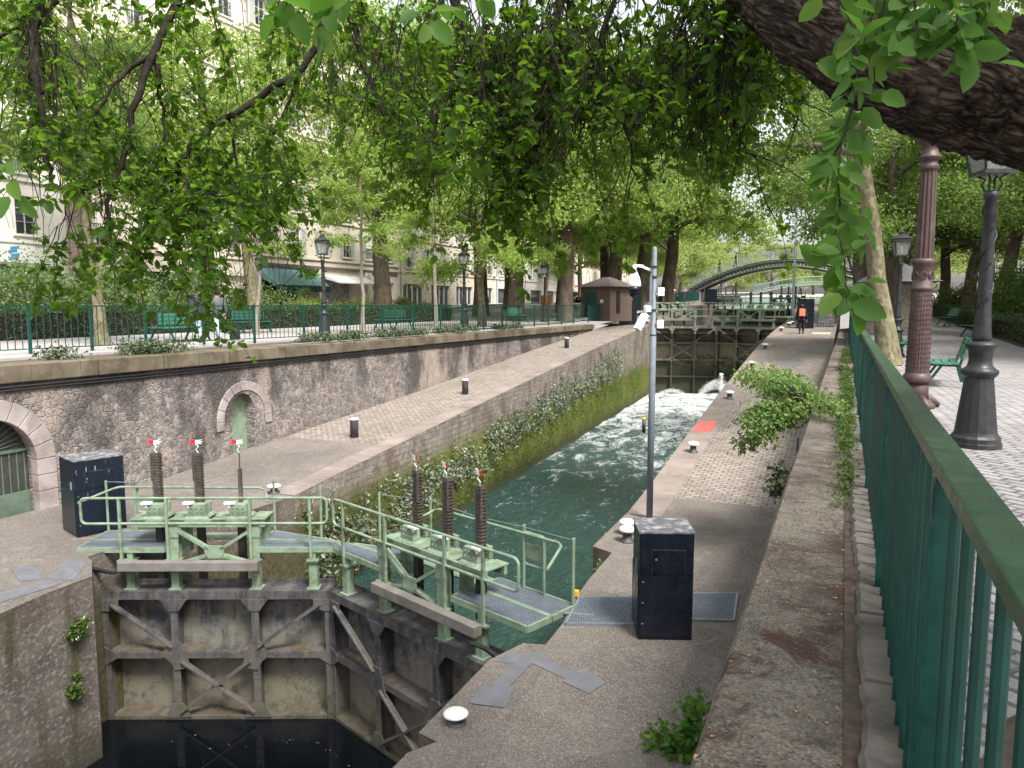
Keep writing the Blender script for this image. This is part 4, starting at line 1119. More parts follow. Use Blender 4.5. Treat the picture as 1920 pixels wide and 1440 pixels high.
# ------------------------------------------------------------------ lamps, column
def lamp_post(h=2.88):
    r = thing('street_lamp', 'x', 'street lamp')
    MB().lathe([(.27,0),(.27,.05),(.255,.06),(.255,.11),(.225,.14),(.215,.17),(.15,.74),(.145,.80)], 16).build('base', M['iron'], r)
    MB().lathe([(.15,.79),(.185,.83),(.19,.87),(.15,.90),(.13,.92),(.115,.98),(.125,1.10),(.155,1.14),(.165,1.17),(.14,1.185),(.10,1.20),(.075,1.22)], 20).build('collar', M['iron'], r, True)
    mb = MB(); mb.lathe([(.095,1.20),(.10,1.24),(.085,1.36),(.072,1.60),(.066,2.3),(.06,h-.12),(.075,h-.10),(.08,h-.04),(.05,h-.02)], 16)
    mb.tube([(.075*math.cos(a), .075*math.sin(a), 1.3+.28*a/PI) for a in np.linspace(0, 5*PI, 40)], .009, 5)
    sh = mb.build('shaft', M['iron'], r, True)
    mb = MB()
    for k in range(9):
        a = k*2.1; z = 1.35+.13*k; mb.bar((.07*math.cos(a),.07*math.sin(a),z),(.095*math.cos(a+.5),.095*math.sin(a+.5),z+.07),.03,.012)
    mb.build('vine_relief', M['iron'], sh)
    mb = MB()
    for a in (PI/4, 3*PI/4, 5*PI/4, 7*PI/4):
        mb.tube([(.05*math.cos(a),.05*math.sin(a),h-.05),(.10*math.cos(a),.10*math.sin(a),h+.05),(.07*math.cos(a),.07*math.sin(a),h+.11),(.16*math.cos(a),.16*math.sin(a),h+.16)], .012, 6)
    mb.build('scroll_bracket', M['iron'], r)
    ln = MB(); b, t = h+.17, h+.58
    ln.box(-.17,.17,-.17,.17,b-.02,b+.02)
    for sx in (-1,1):
        for sy in (-1,1): ln.bar((sx*.155,sy*.155,b),(sx*.225,sy*.225,t),.022,.022)
    ln.box(-.26,.26,-.26,.26,t,t+.05); ln.lathe([(.27,t+.05),(.29,t+.09),(.20,t+.15),(.12,t+.20),(.09,t+.23),(.10,t+.27),(.03,t+.33),(.01,t+.37)], 12)
    lo = ln.build('lantern', M['iron'], r)
    mb = MB()
    for sx, sy in ((1,0),(-1,0),(0,1),(0,-1)):
        a = (sx*.15 - sy*.14, sy*.15 + sx*.14); bq = (sx*.15 + sy*.14, sy*.15 - sx*.14)
        a2 = (sx*.22 - sy*.20, sy*.22 + sx*.20); b2 = (sx*.22 + sy*.20, sy*.22 - sx*.20)
        mb.prism([(a[0],a[1],b+.02),(bq[0],bq[1],b+.02),(b2[0],b2[1],t-.01),(a2[0],a2[1],t-.01)], (-sx*.004,-sy*.004,0))
    mb.build('lantern_glass', M['lampglass'], lo)
    MB().lathe([(.02,b),(.02,b+.12),(.05,b+.2),(.03,b+.3),(.005,b+.34)], 10).build('bulb', M['frame'], lo, True)
    return r
LG = 'cast iron lantern lamp posts'
l0 = lamp_post(); l0.location = (1.42,9.78,0); l0.rotation_euler.z = R(20); l0['group'] = LG
l0['label'] = 'tall dark lamp post with vine relief nearest the fence at right'
dup(l0, (1.44,25.0,.02), R(10), 'lamp post behind the brown column, its whole lantern visible', LG)
dup(l0, (-17.9,22.6,.46), R(30), 'lamp post in front of the green awning on the left path', LG)
dup(l0, (-16.9,32.0,.52), R(15), 'lamp post half hidden in pale leaves along the left railing', LG)
dup(l0, (-17.7,44.6,.56), R(5), 'small lamp post by the orange panel on the left path', LG)
cm = thing('iron_column', 'thick brown fluted cast iron column beside the green bench', 'column', (1.08,13.2,0)); cm.scale = (.84,.84,.985)
fl = [1.0, .93, .88, .93]
MB().lathe([(.33,0),(.33,.06),(.27,.10),(.25,.14)], 32).build('plinth', M['column'], cm, True)
MB().lathe([(.235,.40),(.25,.44),(.25,.50),(.22,.53),(.205,.56)], 32).build('base_ring', M['column'], cm, True)
mb = MB(); mb.lathe([(.21,.13),(.20,.42)], 32); mb.build('foot', M['column'], cm, True)
mb = MB(); mb.lathe([(.205,.55),(.192,1.0),(.182,1.50),(.178,1.86)], 64, flute=[1,.965]); mb.build('lower_shaft', M['column'], cm)
mb = MB()
for z in np.arange(.66, 1.84, .075):
    rr = .208 - .026*(z-.55)/1.3
    for k in range(24):
        a = 2*PI*k/24; mb.lathe([(.011,-.008),(.011,.008)], 5, (rr*math.cos(a), rr*math.sin(a), z))
mb.build('stud', M['column'], cm)
MB().lathe([(.178,1.85),(.20,1.87),(.20,1.91),(.172,1.93),(.172,2.25),(.198,2.28),(.198,2.33),(.165,2.36)], 32).build('collar', M['column'], cm, True)
mb = MB()
for k in range(8):
    a = 2*PI*k/8; e1 = Vector((-math.sin(a), math.cos(a), 0)); c0 = Vector((.175*math.cos(a), .175*math.sin(a), 2.09))
    for r1 in (.055, .025):
        mb.tube([c0 + e1*r1*math.cos(b) + Vector((0,0,r1*math.sin(b))) for b in np.linspace(0, 2*PI, 12)], .010, 5)
mb.build('rosette', M['column'], cm)
MB().lathe([(.162,2.35),(.135,3.72)], 72, flute=[1,1,.90,.86,.90,1]).build('fluted_shaft', M['column'], cm)
MB().lathe([(.135,3.70),(.16,3.73),(.16,3.79),(.14,3.81),(.14,3.86),(.195,3.89),(.195,3.93),(.14,3.95),(.135,4.08),(.20,4.12),(.235,4.2),(.235,4.28),(.15,4.5),(.12,4.9)], 32).build('capital', M['column'], cm, True)
mb = MB()
for k in range(4):
    a = R(25) + k*PI/2; mb.tube([(.18*math.cos(a),.18*math.sin(a),.16),(.30*math.cos(a),.30*math.sin(a),.11),(.44*math.cos(a),.44*math.sin(a),.03)], [.07,.06,.045], 8)
mb.build('claw_foot', M['column'], cm, True)

# ------------------------------------------------------------------ benches
def bench(double=False, L=1.5, dark=False):
    r = thing('park_bench', 'x', 'bench')
    m, lm = M['bench'], M['dkgreen']
    sides = (1,) if not double else (1, -1)
    for s in sides:
        mb = MB()
        for k in range(4): x = -s*(.06+.125*k) if double else -.28+.135*k; mb.box(x-.055, x+.055, 0, L, .425+.012*abs(k-1.5), .455+.012*abs(k-1.5))
        mb.build('seat', m, r)
    if double:
        mb = MB()
        for z in (.55,.68,.81): mb.box(-.02,.02,0,L,z,z+.11)
        mb.build('backrest', m, r)
    else:
        mb = MB()
        for k in range(3): mb.hexa([(.22+.045*k,0,.54+.125*k),(.245+.045*k,0,.54+.125*k),(.245+.045*k,L,.54+.125*k),(.22+.045*k,L,.54+.125*k)], [(.255+.045*k,0,.65+.125*k),(.28+.045*k,0,.65+.125*k),(.28+.045*k,L,.65+.125*k),(.255+.045*k,L,.65+.125*k)])
        mb.build('backrest', m, r)
    for y in (.12, L-.12):
        if double:
            mb = MB(); mb.bar((-.55,y,0),(-.3,y,.43),.05,.05,(0,1,0)); mb.build('leg', lm, r)
            mb = MB(); mb.bar((.55,y,0),(.3,y,.43),.05,.05,(0,1,0)); mb.build('leg', lm, r)
            mb = MB(); mb.bar((-.5,y,.40),(.5,y,.40),.05,.04); mb.bar((0,y,.4),(0,y,.92),.05,.05,(0,1,0)); mb.build('frame', lm, r)
        else:
            MB().bar((-.34,y,0),(-.08,y,.42),.045,.05,(0,1,0)).build('leg', lm, r)
            MB().bar((.32,y,0),(.2,y,.42),.045,.05,(0,1,0)).build('leg', lm, r)
            mb = MB(); mb.bar((-.33,y,.42),(.22,y,.41),.045,.04); mb.bar((.2,y,.40),(.36,y,.95),.045,.05,(0,1,0)); mb.build('frame', lm, r)
    return r
BG = 'green slatted park benches'
b0 = bench(); b0.location = (1.86,16.55,0); b0.rotation_euler.z = R(-4); b0.scale = (1.05,1.05,1.05); b0['group'] = BG; b0['label'] = 'green slatted bench right beside the brown iron column'
dup(b0, (1.75,24.6,.03), R(5), 'green bench mostly hidden behind the brown column', BG)
dup(b0, (5.1,35.0,.3), R(10), 'dark green bench at the right hedge just left of the near lamp post', BG)
dup(b0, (5.1,44.6,.5), R(10), 'dark green bench farthest along the right hedge', BG)
dup(b0, (5.35,19.0,.0), R(178), 'green bench cut by the right edge of the picture', BG)
b1 = bench(True, 1.7); b1.location = (-19.9,16.9,.44); b1.rotation_euler.z = R(2); b1['group'] = BG; b1['label'] = 'double green bench beside the walking couple'
dup(b1, (-22.9,23.0,.47), R(-4), 'double green bench behind the thin staked trunk', BG)
dup(b1, (-19.2,28.3,.5), R(-6), 'double green bench right of the lamp post before the awning', BG)
dup(b1, (-18.5,40.6,.54), R(-6), 'double green bench near the orange panel', BG)

# ------------------------------------------------------------------ huts
hr = thing('brick_hut', 'small brick hut with green doors and a hipped slate roof behind the left ramp', 'hut', (-17.5,51.2,.50), R(-24)); hr.scale = (.95,.95,.95)
mb = MB(); mb.box(0,2.9,0,2.6,0,2.55); mb.build('wall', M['brick'], hr)
MB().hexa([(-.35,-.35,2.55),(3.25,-.35,2.55),(3.25,2.95,2.55),(-.35,2.95,2.55)], [(1.2,1.2,3.3),(1.7,1.2,3.3),(1.7,1.4,3.3),(1.2,1.4,3.3)]).build('roof', M['slate'], hr)
for x in (.42, 1.02): MB().box(x, x+.58, -.05, -.003, 0, 2.15).build('door', M['awningdk'], hr)
MB().box(1.95,2.25,-.03,-.003,1.35,1.6).build('notice', M['frame'], hr)
MB().box(2.903,2.95,.7,1.1,.6,2.2).build('window', M['dark'], hr)
kr = thing('stone_hut', 'graffitied stone hut with a hipped roof behind the second right lamp post', 'hut', (.9,39.2,.36), R(0))
MB().box(0,2.6,0,3,-.2,2.35).build('wall', M['kioskw'], kr)
MB().hexa([(-.5,-.5,2.35),(3.1,-.5,2.35),(3.1,3.5,2.35),(-.5,3.5,2.35)], [(1.1,1.2,3.3),(1.5,1.2,3.3),(1.5,1.8,3.3),(1.1,1.8,3.3)]).build('roof', M['zinc'], kr)
MB().box(-.03,-.003,.6,1.5,0,2.0).build('door', M['dark'], kr)
op = thing('notice_panel', 'orange site panel between the thin trunk and the big plane tree', 'panel', (-20.0,49.6,.58), R(-24))
MB().box(0,1.0,0,.06,.15,1.75).build('board', M['orange'], op)
for x in (.05,.95): MB().box(x-.03,x+.03,.06,.12,0,1.75).build('leg', M['galv'], op)
# thin mast and far furniture
st_ = MB(); st_.tube([(-.56,11.6,-1.4),(-.555,11.6,-.35)], .018, 6)
st_.box(-.6,-.52,11.57,11.63,-1.42,-1.36)
tag(st_.build('iron_stake', M['bollard']), 'thin dark iron stake standing against the parapet below the overhanging shrub', 'stake')
ms = thing('lamp_mast', 'thin grey mast beside the far right cabinet', 'mast', (-3.3,54.8,.25))
MB().lathe([(.14,0),(.13,1.2),(.09,1.25),(.06,9.5)], 12).build('shaft', M['galv'], ms, True); MB().box(-.3,.3,-.3,.3,-.3,.03).build('base_plate', M['galv'], ms)
bn = thing('litter_bin', 'white wrapped block beside the far right cabinet', 'block', (-1.62,52.4,.2))
MB().box(0,1.0,0,.8,0,1.15).build('body', M['lid'], bn, bevel=.05); MB().box(-.03,1.03,-.03,.83,1.15,1.2).build('cover', M['frame'], bn)
rs = thing('road_sign', 'small round red no-entry sign between the far left trunks', 'sign', (-17.7,66,1.3), R(-20))
MB().lathe([(.04,0),(.04,2.6)], 8).build('post', M['galv'], rs)
mb = MB(); mb.prism([(.33*math.cos(a), -.06, 2.3+.33*math.sin(a)) for a in np.linspace(0, 2*PI, 20)[:-1]], (0,.02,0)); sg = mb.build('disc', M['red'], rs)
MB().box(-.22,.22,-.075,-.062,2.25,2.35).build('bar', M['white'], sg)

# ------------------------------------------------------------------ footbridge
fb = thing('footbridge', 'arched iron footbridge crossing the canal in the distance', 'footbridge', (0,0,0))
YB = 92
def zb_(x): return 6.75 - 3.4*min(1, abs((x+6.4)/11.2))**1.9
xs_b = np.linspace(-17.6, 4.8, 57)
for yb in (YB, YB+2.6):
    mb = MB()
    for off in (0, -.62): mb.tube([(x, yb, zb_(x)+off) for x in xs_b], .13, 5)
    for x in xs_b[::1]: mb.bar((x,yb,zb_(x)),(x,yb,zb_(x)-.62),.11,.11,(0,1,0))
    mb.build('arch_girder', M['bridge'], fb)
mb = MB()
for a, b in zip(xs_b, xs_b[1:]):
    z = max(zb_(a), zb_(b)); mb.box(a, b+.01, YB-.1, YB+2.7, z+.1, z+.2)
mb.build('deck', M['bridge'], fb)
for yb in (YB-.05, YB+2.65):
    mb = MB(); mb.tube([(x, yb, zb_(x)+1.25) for x in xs_b], .035, 5)
    for x in np.linspace(-17.6, 4.8, 160): mb.box(x-.014,x+.014,yb-.014,yb+.014,zb_(x)+.15,zb_(x)+1.25)
    mb.build('railing', M['bridgelt'], fb)
mb = MB(); mb.box(-18.6,-16.2,YB-.4,YB+3,.5,3.3); mb.build('abutment', M['arch'], fb)
mb = MB(); mb.box(3.4,5.8,YB-.4,YB+3,.5,3.4); mb.build('abutment', M['arch'], fb)
f2 = thing('road_bridge', 'pale green arched bridge far behind the iron footbridge', 'bridge', (0,0,0))
mb = MB()
def z2_(x): return 5.7 - 1.7*min(1, abs((x+3.5)/12))**2
xx = np.linspace(-15, 8, 40)
for off in (0, .9): mb.tube([(x,140,z2_(x)+off) for x in xx], .13, 5)
for x in xx: mb.box(x-.03,x+.03,139.97,140.03,z2_(x),z2_(x)+.9)
mb.build('railing', M['bridgegr'], f2)
mb = MB(); 
for a, b in zip(xx, xx[1:]): mb.box(a,b,138,141.5,z2_(a)-.55,z2_(a)-.15)
mb.build('deck', M['bridgelt'], f2)

# ------------------------------------------------------------------ buildings on the far side of the street
XF = -39.0
def window_proto(w, h, sh, rail):
    """window frame with its panes, shutters and rail; built facing +X at the origin"""
    fr_ = MB(); fr_.box(-.2,-.12,-w/2,-w/2+.07,0,h); fr_.box(-.2,-.12,w/2-.07,w/2,0,h); fr_.box(-.2,-.12,-w/2,w/2,0,.07); fr_.box(-.2,-.12,-w/2,w/2,h-.07,h); fr_.box(-.19,-.10,-.035,.035,.07,h-.07)
    for k in (1,2): fr_.box(-.18,-.13,-w/2+.07,w/2-.07,h*k/3-.02,h*k/3+.02)
    o = fr_.build('window', M['frame'])
    MB().box(-.19,-.17,-w/2+.05,w/2-.05,.05,h-.05).build('pane', M['glass'], o)
    if sh:
        for s in (-1,1):
            mb = MB(); c = s*(w/2+.26); mb.box(.01,.05,c-.25,c+.25,.0,h)
            for k in range(18): mb.box(.05,.062,c-.2,c+.2,.08+k*(h-.16)/18,.08+k*(h-.16)/18+.05)
            mb.build('shutter', M['shutter'], o)
    if rail:
        mb = MB(); mb.box(.03,.06,-w/2,w/2,.95,1.0); mb.box(.03,.06,-w/2,w/2,.12,.16)
        for k in range(10): y = -w/2+.05+k*(w-.1)/9; mb.box(.035,.055,y-.012,y+.012,.14,.97)
        mb.build('balcony_rail', M['ironwork'], o)
    COL.objects.unlink(o)
    for c in o.children: COL.objects.unlink(c)
    return o
M['curtain'] = paint('net curtain', (.50,.49,.46), .9, .15, 3)
def curtained(o, amt):
    c = o.copy(); kids = []
    for ch in o.children:
        d = ch.copy(); d.parent = c; kids.append(d)
    mb = MB(); mb.box(-.168,-.160,-.45,-.45+.9*amt,.1,1.85); d = mb.build('curtain', M['curtain'], c); COL.objects.unlink(d)
    return c
WP = [window_proto(1.05,2.0,True,True), window_proto(1.1,2.05,False,True), window_proto(1.0,1.9,True,False)]
WV = [[w, curtained(w, .4), curtained(w, 1.0), curtained(w, .65)] for w in WP]
WR = random.Random(3)
def put_window(o, par, y, z):
    c = o.copy(); COL.objects.link(c); c.parent = par; c.location = (0, y, z)
    for ch in o.children:
        d = ch.copy(); COL.objects.link(d); d.parent = c
def building(label, ya, yb, m, wp, nfl, step=3.25, fh=3.15, gh=4.3, g0=.5, nopen=3, band=True):
    r = thing('apartment_building', label, 'building', (XF, ya, g0), 0, 'apartment buildings along the canal street')
    L = yb - ya; n = max(1, int(L/step)); w, h = 1.05, 2.0; st = L/n
    mb = MB(); H = gh + nfl*fh
    # ground floor with shop openings
    ops = [((i+.5)*L/nopen-L/nopen*.36, (i+.5)*L/nopen+L/nopen*.36) for i in range(nopen)]; cur = 0
    for a, b in ops: mb.box(-.5,0,cur,a,0,gh); mb.box(-.5,0,a,b,3.2,gh); cur = b
    mb.box(-.5,0,cur,L,0,gh)
    for f in range(nfl):
        z = gh + f*fh
        mb.box(-.5,0,0,L,z,z+.45); mb.box(-.5,0,0,L,z+.45+h,z+fh)
        cur = 0
        for i in range(n):
            y = (i+.5)*st; mb.box(-.5,0,cur,y-w/2,z+.45,z+.45+h); cur = y+w/2
        mb.box(-.5,0,cur,L,z+.45,z+.45+h)
    mb.box(-9,-.5,0,L,0,H)
    mb.build('wall', m, r)
    mb = MB()
    for f in range(nfl):
        z = gh+f*fh
        mb.box(.002,.10,0.02,L-.02,z+.02,z+.2)
        for i in range(n): y = (i+.5)*st; mb.box(.002,.14,y-.75,y+.75,z+.36,z+.445); 
    mb.box(.002,.45,.02,L-.02,H-.35,H+.05)
    mb.build('cornice', m, r)
    mb = MB(); mb.hexa([(-9,0,H+.05),(.1,0,H+.05),(.1,L,H+.05),(-9,L,H+.05)],[(-7,0,H+3),(-1.6,0,H+3),(-1.6,L,H+3),(-7,L,H+3)]); mb.build('roof', M['zinc'], r)
    for f in range(nfl):
        for i in range(n): put_window(WR.choice(WV[WP.index(wp)]), r, (i+.5)*st, gh+f*fh+.45)
    MB().tube([(.08,.25,0),(.08,.25,H)], .06, 6).build('drainpipe', M['zinc'], r)
    return r, ops
bA, oA = building('white stone building at the left edge with a blue ground-floor sign', 8, 27.2, M['stoneA'], WP[1], 6, nopen=4)
for a, b in oA: MB().box(-.3,-.25,a,b,0,3.2).build('shop_window', M['glass'], bA)
MB().box(.01,.08,13.6,17.6,3.3,4.2).build('shop_sign', M['frame'], bA)
mb = MB()
for k in range(4): mb.prism([(.09,16.2+.12*(k%2),3.42+.18*k),(.09,16.65+.12*(k%2),3.5+.18*k),(.09,16.65+.12*(k%2),3.62+.18*k),(.09,16.2+.12*(k%2),3.54+.18*k)], (.01,0,0))
mb.build('shop_sign', M['sign_b'], bA)
bB, oB = building('cream rusticated building with a green doorway, left of the awning cafe', 27.2, 41.4, M['stoneB'], WP[1], 6, nopen=3)
for i, (a, b) in enumerate(oB): MB().box(-.3,-.25,a,b,0,3.2).build('shop_front', M['awningdk'] if i == 1 else M['stoneB'], bB)
bC, oC = building('beige building with grey shutters and a green cafe awning', 41.4, 60.5, M['stoneC'], WP[0], 6, step=3.0, nopen=3, gh=4.7)
for i, (a, b) in enumerate(oC):
    MB().box(-.45,-.4,a,b,0,3.2).build('shop_front', M['roller'] if i else M['dark'], bC)
mb = MB(); mb.hexa([(.01,.5,3.15),(1.6,.6,2.55),(1.6,6.6,2.55),(.01,6.7,3.15)],[(.01,.5,3.9),(1.6,.6,2.6),(1.6,6.6,2.6),(.01,6.7,3.9)]); aw = mb.build('awning', M['awning'], bC)
MB().box(1.6,1.63,.6,6.6,2.15,2.62).build('valance', M['awningdk'], aw)
def text(txt, size, loc, rot, m, par, name):
    c = bpy.data.curves.new(name, 'FONT'); c.body = txt; c.size = size; c.extrude = .004; c.materials.append(m)
    t = bpy.data.objects.new(name, c); COL.objects.link(t)
    me = bpy.data.meshes.new_from_object(t.evaluated_get(bpy.context.evaluated_depsgraph_get())); bpy.data.objects.remove(t)
    t = link(name, me, m, par); t.location = loc; t.rotation_euler = rot
    return t
text('37', .38, (1.635,.85,2.22), (R(90),0,R(90)), M['white'], aw, 'awning_number')
MB().box(.0,.12,.2,18.8,4.0,4.25).build('shop_fascia', M['slate'], bC)
mb = MB(); mb.hexa([(.01,8,3.3),(1.5,8,2.9),(1.5,13.4,2.9),(.01,13.4,3.3)],[(.01,8,3.6),(1.5,8,3.0),(1.5,13.4,3.0),(.01,13.4,3.6)]); mb.build('awning', M['frame'], bC)
for y in (7.1, 13.9): MB().box(.01,.35,y-.35,y+.35,0,4.0).build('pilaster', M['stoneB'], bC)
bD, oD = building('beige building with tall shop windows behind the pale leaves', 60.5, 82, M['stoneC'], WP[0], 5, nopen=4)
for i, (a, b) in enumerate(oD):
    s_ = MB().box(-.3,-.25,a,b,0,3.2).build('shop_window', M['glass'], bD)
    mb = MB(); 
    for k in range(5): y = a+(b-a)*k/4; mb.box(-.25,-.15,y-.05,y+.05,0,3.2)
    mb.build('glazing_bar', M['frame'], s_)
bE, oE = building('white building with ochre pilasters behind the big plane trunks', 82, 108, M['stoneA'], WP[2], 5, nopen=5)
for a, b in oE: MB().box(-.3,-.25,a,b,0,3.2).build('shop_window', M['glass'], bE)
bF, oF = building('rose rendered building farthest along the street', 108, 150, M['stoneD'], WP[2], 5, nopen=7, step=3.6)
for a, b in oF: MB().box(-.3,-.25,a,b,0,3.2).build('shop_window', M['glass'], bF)
# right-hand street fronts glimpsed behind the trees
XR = 46
rb = thing('apartment_building', 'pale building glimpsed through the trees at far right', 'building', (34,30,0), 0, 'apartment buildings along the canal street')
mb = MB(); mb.box(0,10,0,70,0,20); mb.build('wall', M['stoneA'], rb)
for f in range(5):
    for k in range(16):
        MB().box(-.06,-.003,2+k*4.3,3.2+k*4.3,2+f*3.5,4.2+f*3.5).build('window', M['glass'], rb)

# ------------------------------------------------------------------ people
def skin_mesh(name, pts, edges, m, parent, root=0, sub=1):
    """pts: (x,y,z,r)"""
    me = bpy.data.meshes.new(name); me.from_pydata([p[:3] for p in pts], edges, [])
    o = bpy.data.objects.new(name, me); COL.objects.link(o)
    sk = o.modifiers.new('skin', 'SKIN'); sk.use_smooth_shade = True
    if sub: sb = o.modifiers.new('sub', 'SUBSURF'); sb.levels = sub; sb.render_levels = sub
    for i, p in enumerate(pts):
        rr = p[3] if isinstance(p[3], tuple) else (p[3], p[3])
        me.skin_vertices[0].data[i].radius = rr; me.skin_vertices[0].data[i].use_root = (i == root)
    dg = bpy.context.evaluated_depsgraph_get()
    ev = bpy.data.meshes.new_from_object(o.evaluated_get(dg)); ev.name = name
    bpy.data.objects.remove(o)
    for pl_ in ev.polygons: pl_.use_smooth = True
    ev.materials.clear()
    return link(name, ev, m, parent)
def person(label, loc, rz, top, legs, hair, H=1.72, lean=.0, stride=.18, bend=0.0, arms=((.28,.05),(.28,-.02)), coat=0.0):
    """faces local -Y; arms give hand (out, forward) at hip height"""
    r = thing('person', label, 'person', loc, rz); k = H/1.75
    hipz = .93*k; shz = 1.42*k; fx = lambda z: -lean*max(0, z-hipz)
    hd = (0, fx(1.62*k)-bend, 1.60*k)
    pts = [(0,0,hipz,.09*k), (0,fx(1.15*k),1.15*k,.09*k), (0,fx(1.36*k),1.36*k,.105*k), (0,fx(1.48*k)-bend*.4,1.48*k,.05*k), (hd[0],hd[1],hd[2]-.06*k,.075*k), (hd[0],hd[1]-.01,hd[2]+.07*k,.08*k)]
    ed = [(0,1),(1,2),(2,3),(3,4),(4,5)]
    def limb(base, chain):
        p = base
        for c in chain: pts.append(c); ed.append((p, len(pts)-1)); p = len(pts)-1
    hands = []
    for s, (ao, af) in zip((-1,1), arms):
        hx, hy, hz = s*ao, fx(hipz)-af, (.80 if af < .3 else 1.05)*k
        limb(2, [(s*.19*k, fx(shz), shz-.02, .062*k), (s*.25*k, fx(1.15*k)-af*.3+.03, 1.13*k, .04*k), (hx, hy, hz+.06, .034*k)])
        w = len(pts)-1; pts.append((hx, hy-.02, hz-.02, (.038*k,.02*k))); ed.append((w, len(pts)-1)); pal = len(pts)-1
        for q in range(4):
            pts.append((hx-.0+s*.0, hy-.05+.022*q, hz-.10-.012*(1.5-abs(q-1.5)), .009)); ed.append((pal, len(pts)-1))
        pts.append((hx-s*.03, hy-.055, hz-.05, .010)); ed.append((pal, len(pts)-1))
    for s, st in ((-1, stride), (1, -stride)):
        limb(0, [(s*.09*k, 0, .86*k, .092*k), (s*.10*k, -st*.55-.02, .48*k, .062*k), (s*.10*k, -st+ (.04 if st < 0 else 0), .08*k, .042*k), (s*.11*k, -st-.13, .035, .034*k)])
    body = skin_mesh('body', pts, ed, M['skinb'], r)
    # clothes follow the same skeleton a little larger
    tp = [(0,0,hipz-.12-coat,.165*k), (0,fx(1.15*k),1.15*k,.165*k), (0,fx(1.36*k),1.37*k,.18*k), (0,fx(1.46*k),1.45*k,.08*k)]; te = [(0,1),(1,2),(2,3)]
    for s, (ao, af) in zip((-1,1), arms):
        hx, hy, hz = s*ao, fx(hipz)-af, (.80 if af < .3 else 1.05)*k
        b = len(tp); tp += [(s*.19*k, fx(shz), shz-.02, .105*k), (s*.25*k, fx(1.15*k)-af*.3+.03, 1.13*k, .085*k), (hx, hy, hz+.05, .068*k)]; te += [(2,b),(b,b+1),(b+1,b+2)]
    skin_mesh('jacket', tp, te, M[top], r)
    lp = [(0,0,hipz+.03,.15*k)]; le = []
    for s, st in ((-1, stride), (1, -stride)):
        b = len(lp); lp += [(s*.09*k,0,.84*k,.108*k),(s*.10*k,-st*.55-.02,.48*k,.080*k),(s*.10*k,-st+(.04 if st<0 else 0),.11*k,.064*k)]; le += [(0,b),(b,b+1),(b+1,b+2)]
    skin_mesh('trousers', lp, le, M[legs], r)
    for s, st in ((-1, stride), (1, -stride)):
        mb = MB(); y = -st+(.04 if st<0 else 0); mb.hexa([(s*.10*k-.05,y-.19,0),(s*.10*k+.05,y-.19,0),(s*.10*k+.045,y+.09,0),(s*.10*k-.045,y+.09,0)],[(s*.10*k-.035,y-.15,.06),(s*.10*k+.035,y-.15,.06),(s*.10*k+.04,y+.08,.11),(s*.10*k-.04,y+.08,.11)])
        mb.build('shoe', M['cloth_dk'], r, bevel=.015)
    mb = MB(); mb.lathe([(.02,-.07),(.094,-.03),(.103,.05),(.085,.12),(.03,.155)], 14, (hd[0], hd[1]+.025, hd[2]+.02)); mb.build('hair', M[hair], r, True)
    mb = MB(); hy = hd[1]-.085
    mb.hexa([(-.012,hy,hd[2]-.02),(.012,hy,hd[2]-.02),(.012,hy+.03,hd[2]-.02),(-.012,hy+.03,hd[2]-.02)],[(-.006,hy+.01,hd[2]+.03),(.006,hy+.01,hd[2]+.03),(.006,hy+.03,hd[2]+.03),(-.006,hy+.03,hd[2]+.03)])
    mb.build('nose', M['skinb'], r)
    mb = MB()
    for s in (-1,1): mb.lathe([(.004,-.008),(.011,0),(.004,.008)], 8, (s*.033, hy+.012, hd[2]+.035))
    mb.build('eye', M['cloth_dk'], r)
    return r
p1 = person('person in dark clothes with a coral backpack walking away on the right quay', (-2.28,46.3,zr(46.3)+.008), R(185), 'cloth_dk', 'cloth_dk', 'hair', 1.68, lean=.12, stride=.14, arms=((.27,.12),(.33,.2)))
mb = MB(); mb.hexa([(-.19,.15,1.0),(.19,.15,1.0),(.17,.31,1.02),(-.17,.31,1.02)],[(-.17,.08,1.45),(.17,.08,1.45),(.14,.22,1.46),(-.14,.22,1.46)])
bp = mb.build('backpack', M['cloth_pack'], None, bevel=.04); bp.location = p1.location; bp.rotation_euler = p1.rotation_euler
bp.scale = (1,1.0,1); tag(bp, 'coral backpack on the back of the person on the right quay', 'backpack')
p2 = person('person in navy jacket and pale jeans walking behind the left railing', (-18.75,17.5,.45), R(-110), 'cloth_navy', 'cloth_jean', 'hair', 1.80, lean=.1, stride=.22, arms=((.26,.1),(.26,.0)))
MB().lathe([(.085,0),(.10,.03),(.085,.07)], 14, (0,-.04,1.47)).build('scarf', M['cloth_red'], p2, True)
p3 = person('person in grey walking close behind the navy jacket, mostly hidden by leaves', (-18.6,18.1,.45), R(-105), 'cloth_grey', 'cloth_jean', 'hair', 1.68, lean=.08, stride=.25)
bg = MB().hexa([(-.16,-.05,.0),(.16,-.05,.0),(.16,.14,.0),(-.16,.14,.0)],[(-.15,-.05,.5),(.15,-.05,.5),(.15,.1,.5),(-.15,.1,.5)]).build('shopping_trolley', M['cloth_dk'], None, bevel=.03)
bg.location = (-18.2,18.35,.50); tag(bg, 'black wheeled bag pulled along behind the walking couple', 'trolley bag')
CG = 'people far off by the canal'
for k, (x, y, z, lab) in enumerate([(-14.2,93.2,5.42,'dark figure low on the footbridge slope'), (-12.3,93.2,6.25,'dark figure higher up the footbridge slope')]):
    dup(p1, (x,y,z), R(100), lab, CG)
rg = random.Random(12)
for k in range(16):
    x, y = -31 + rg.uniform(0,5.8), 112+ rg.uniform(0,30)
    dup(p2 if k % 2 else p3, (x,y,2.9+.02*(y-104)), rg.uniform(0,6), 'tiny figure in the crowd on the quay under the footbridge', CG)

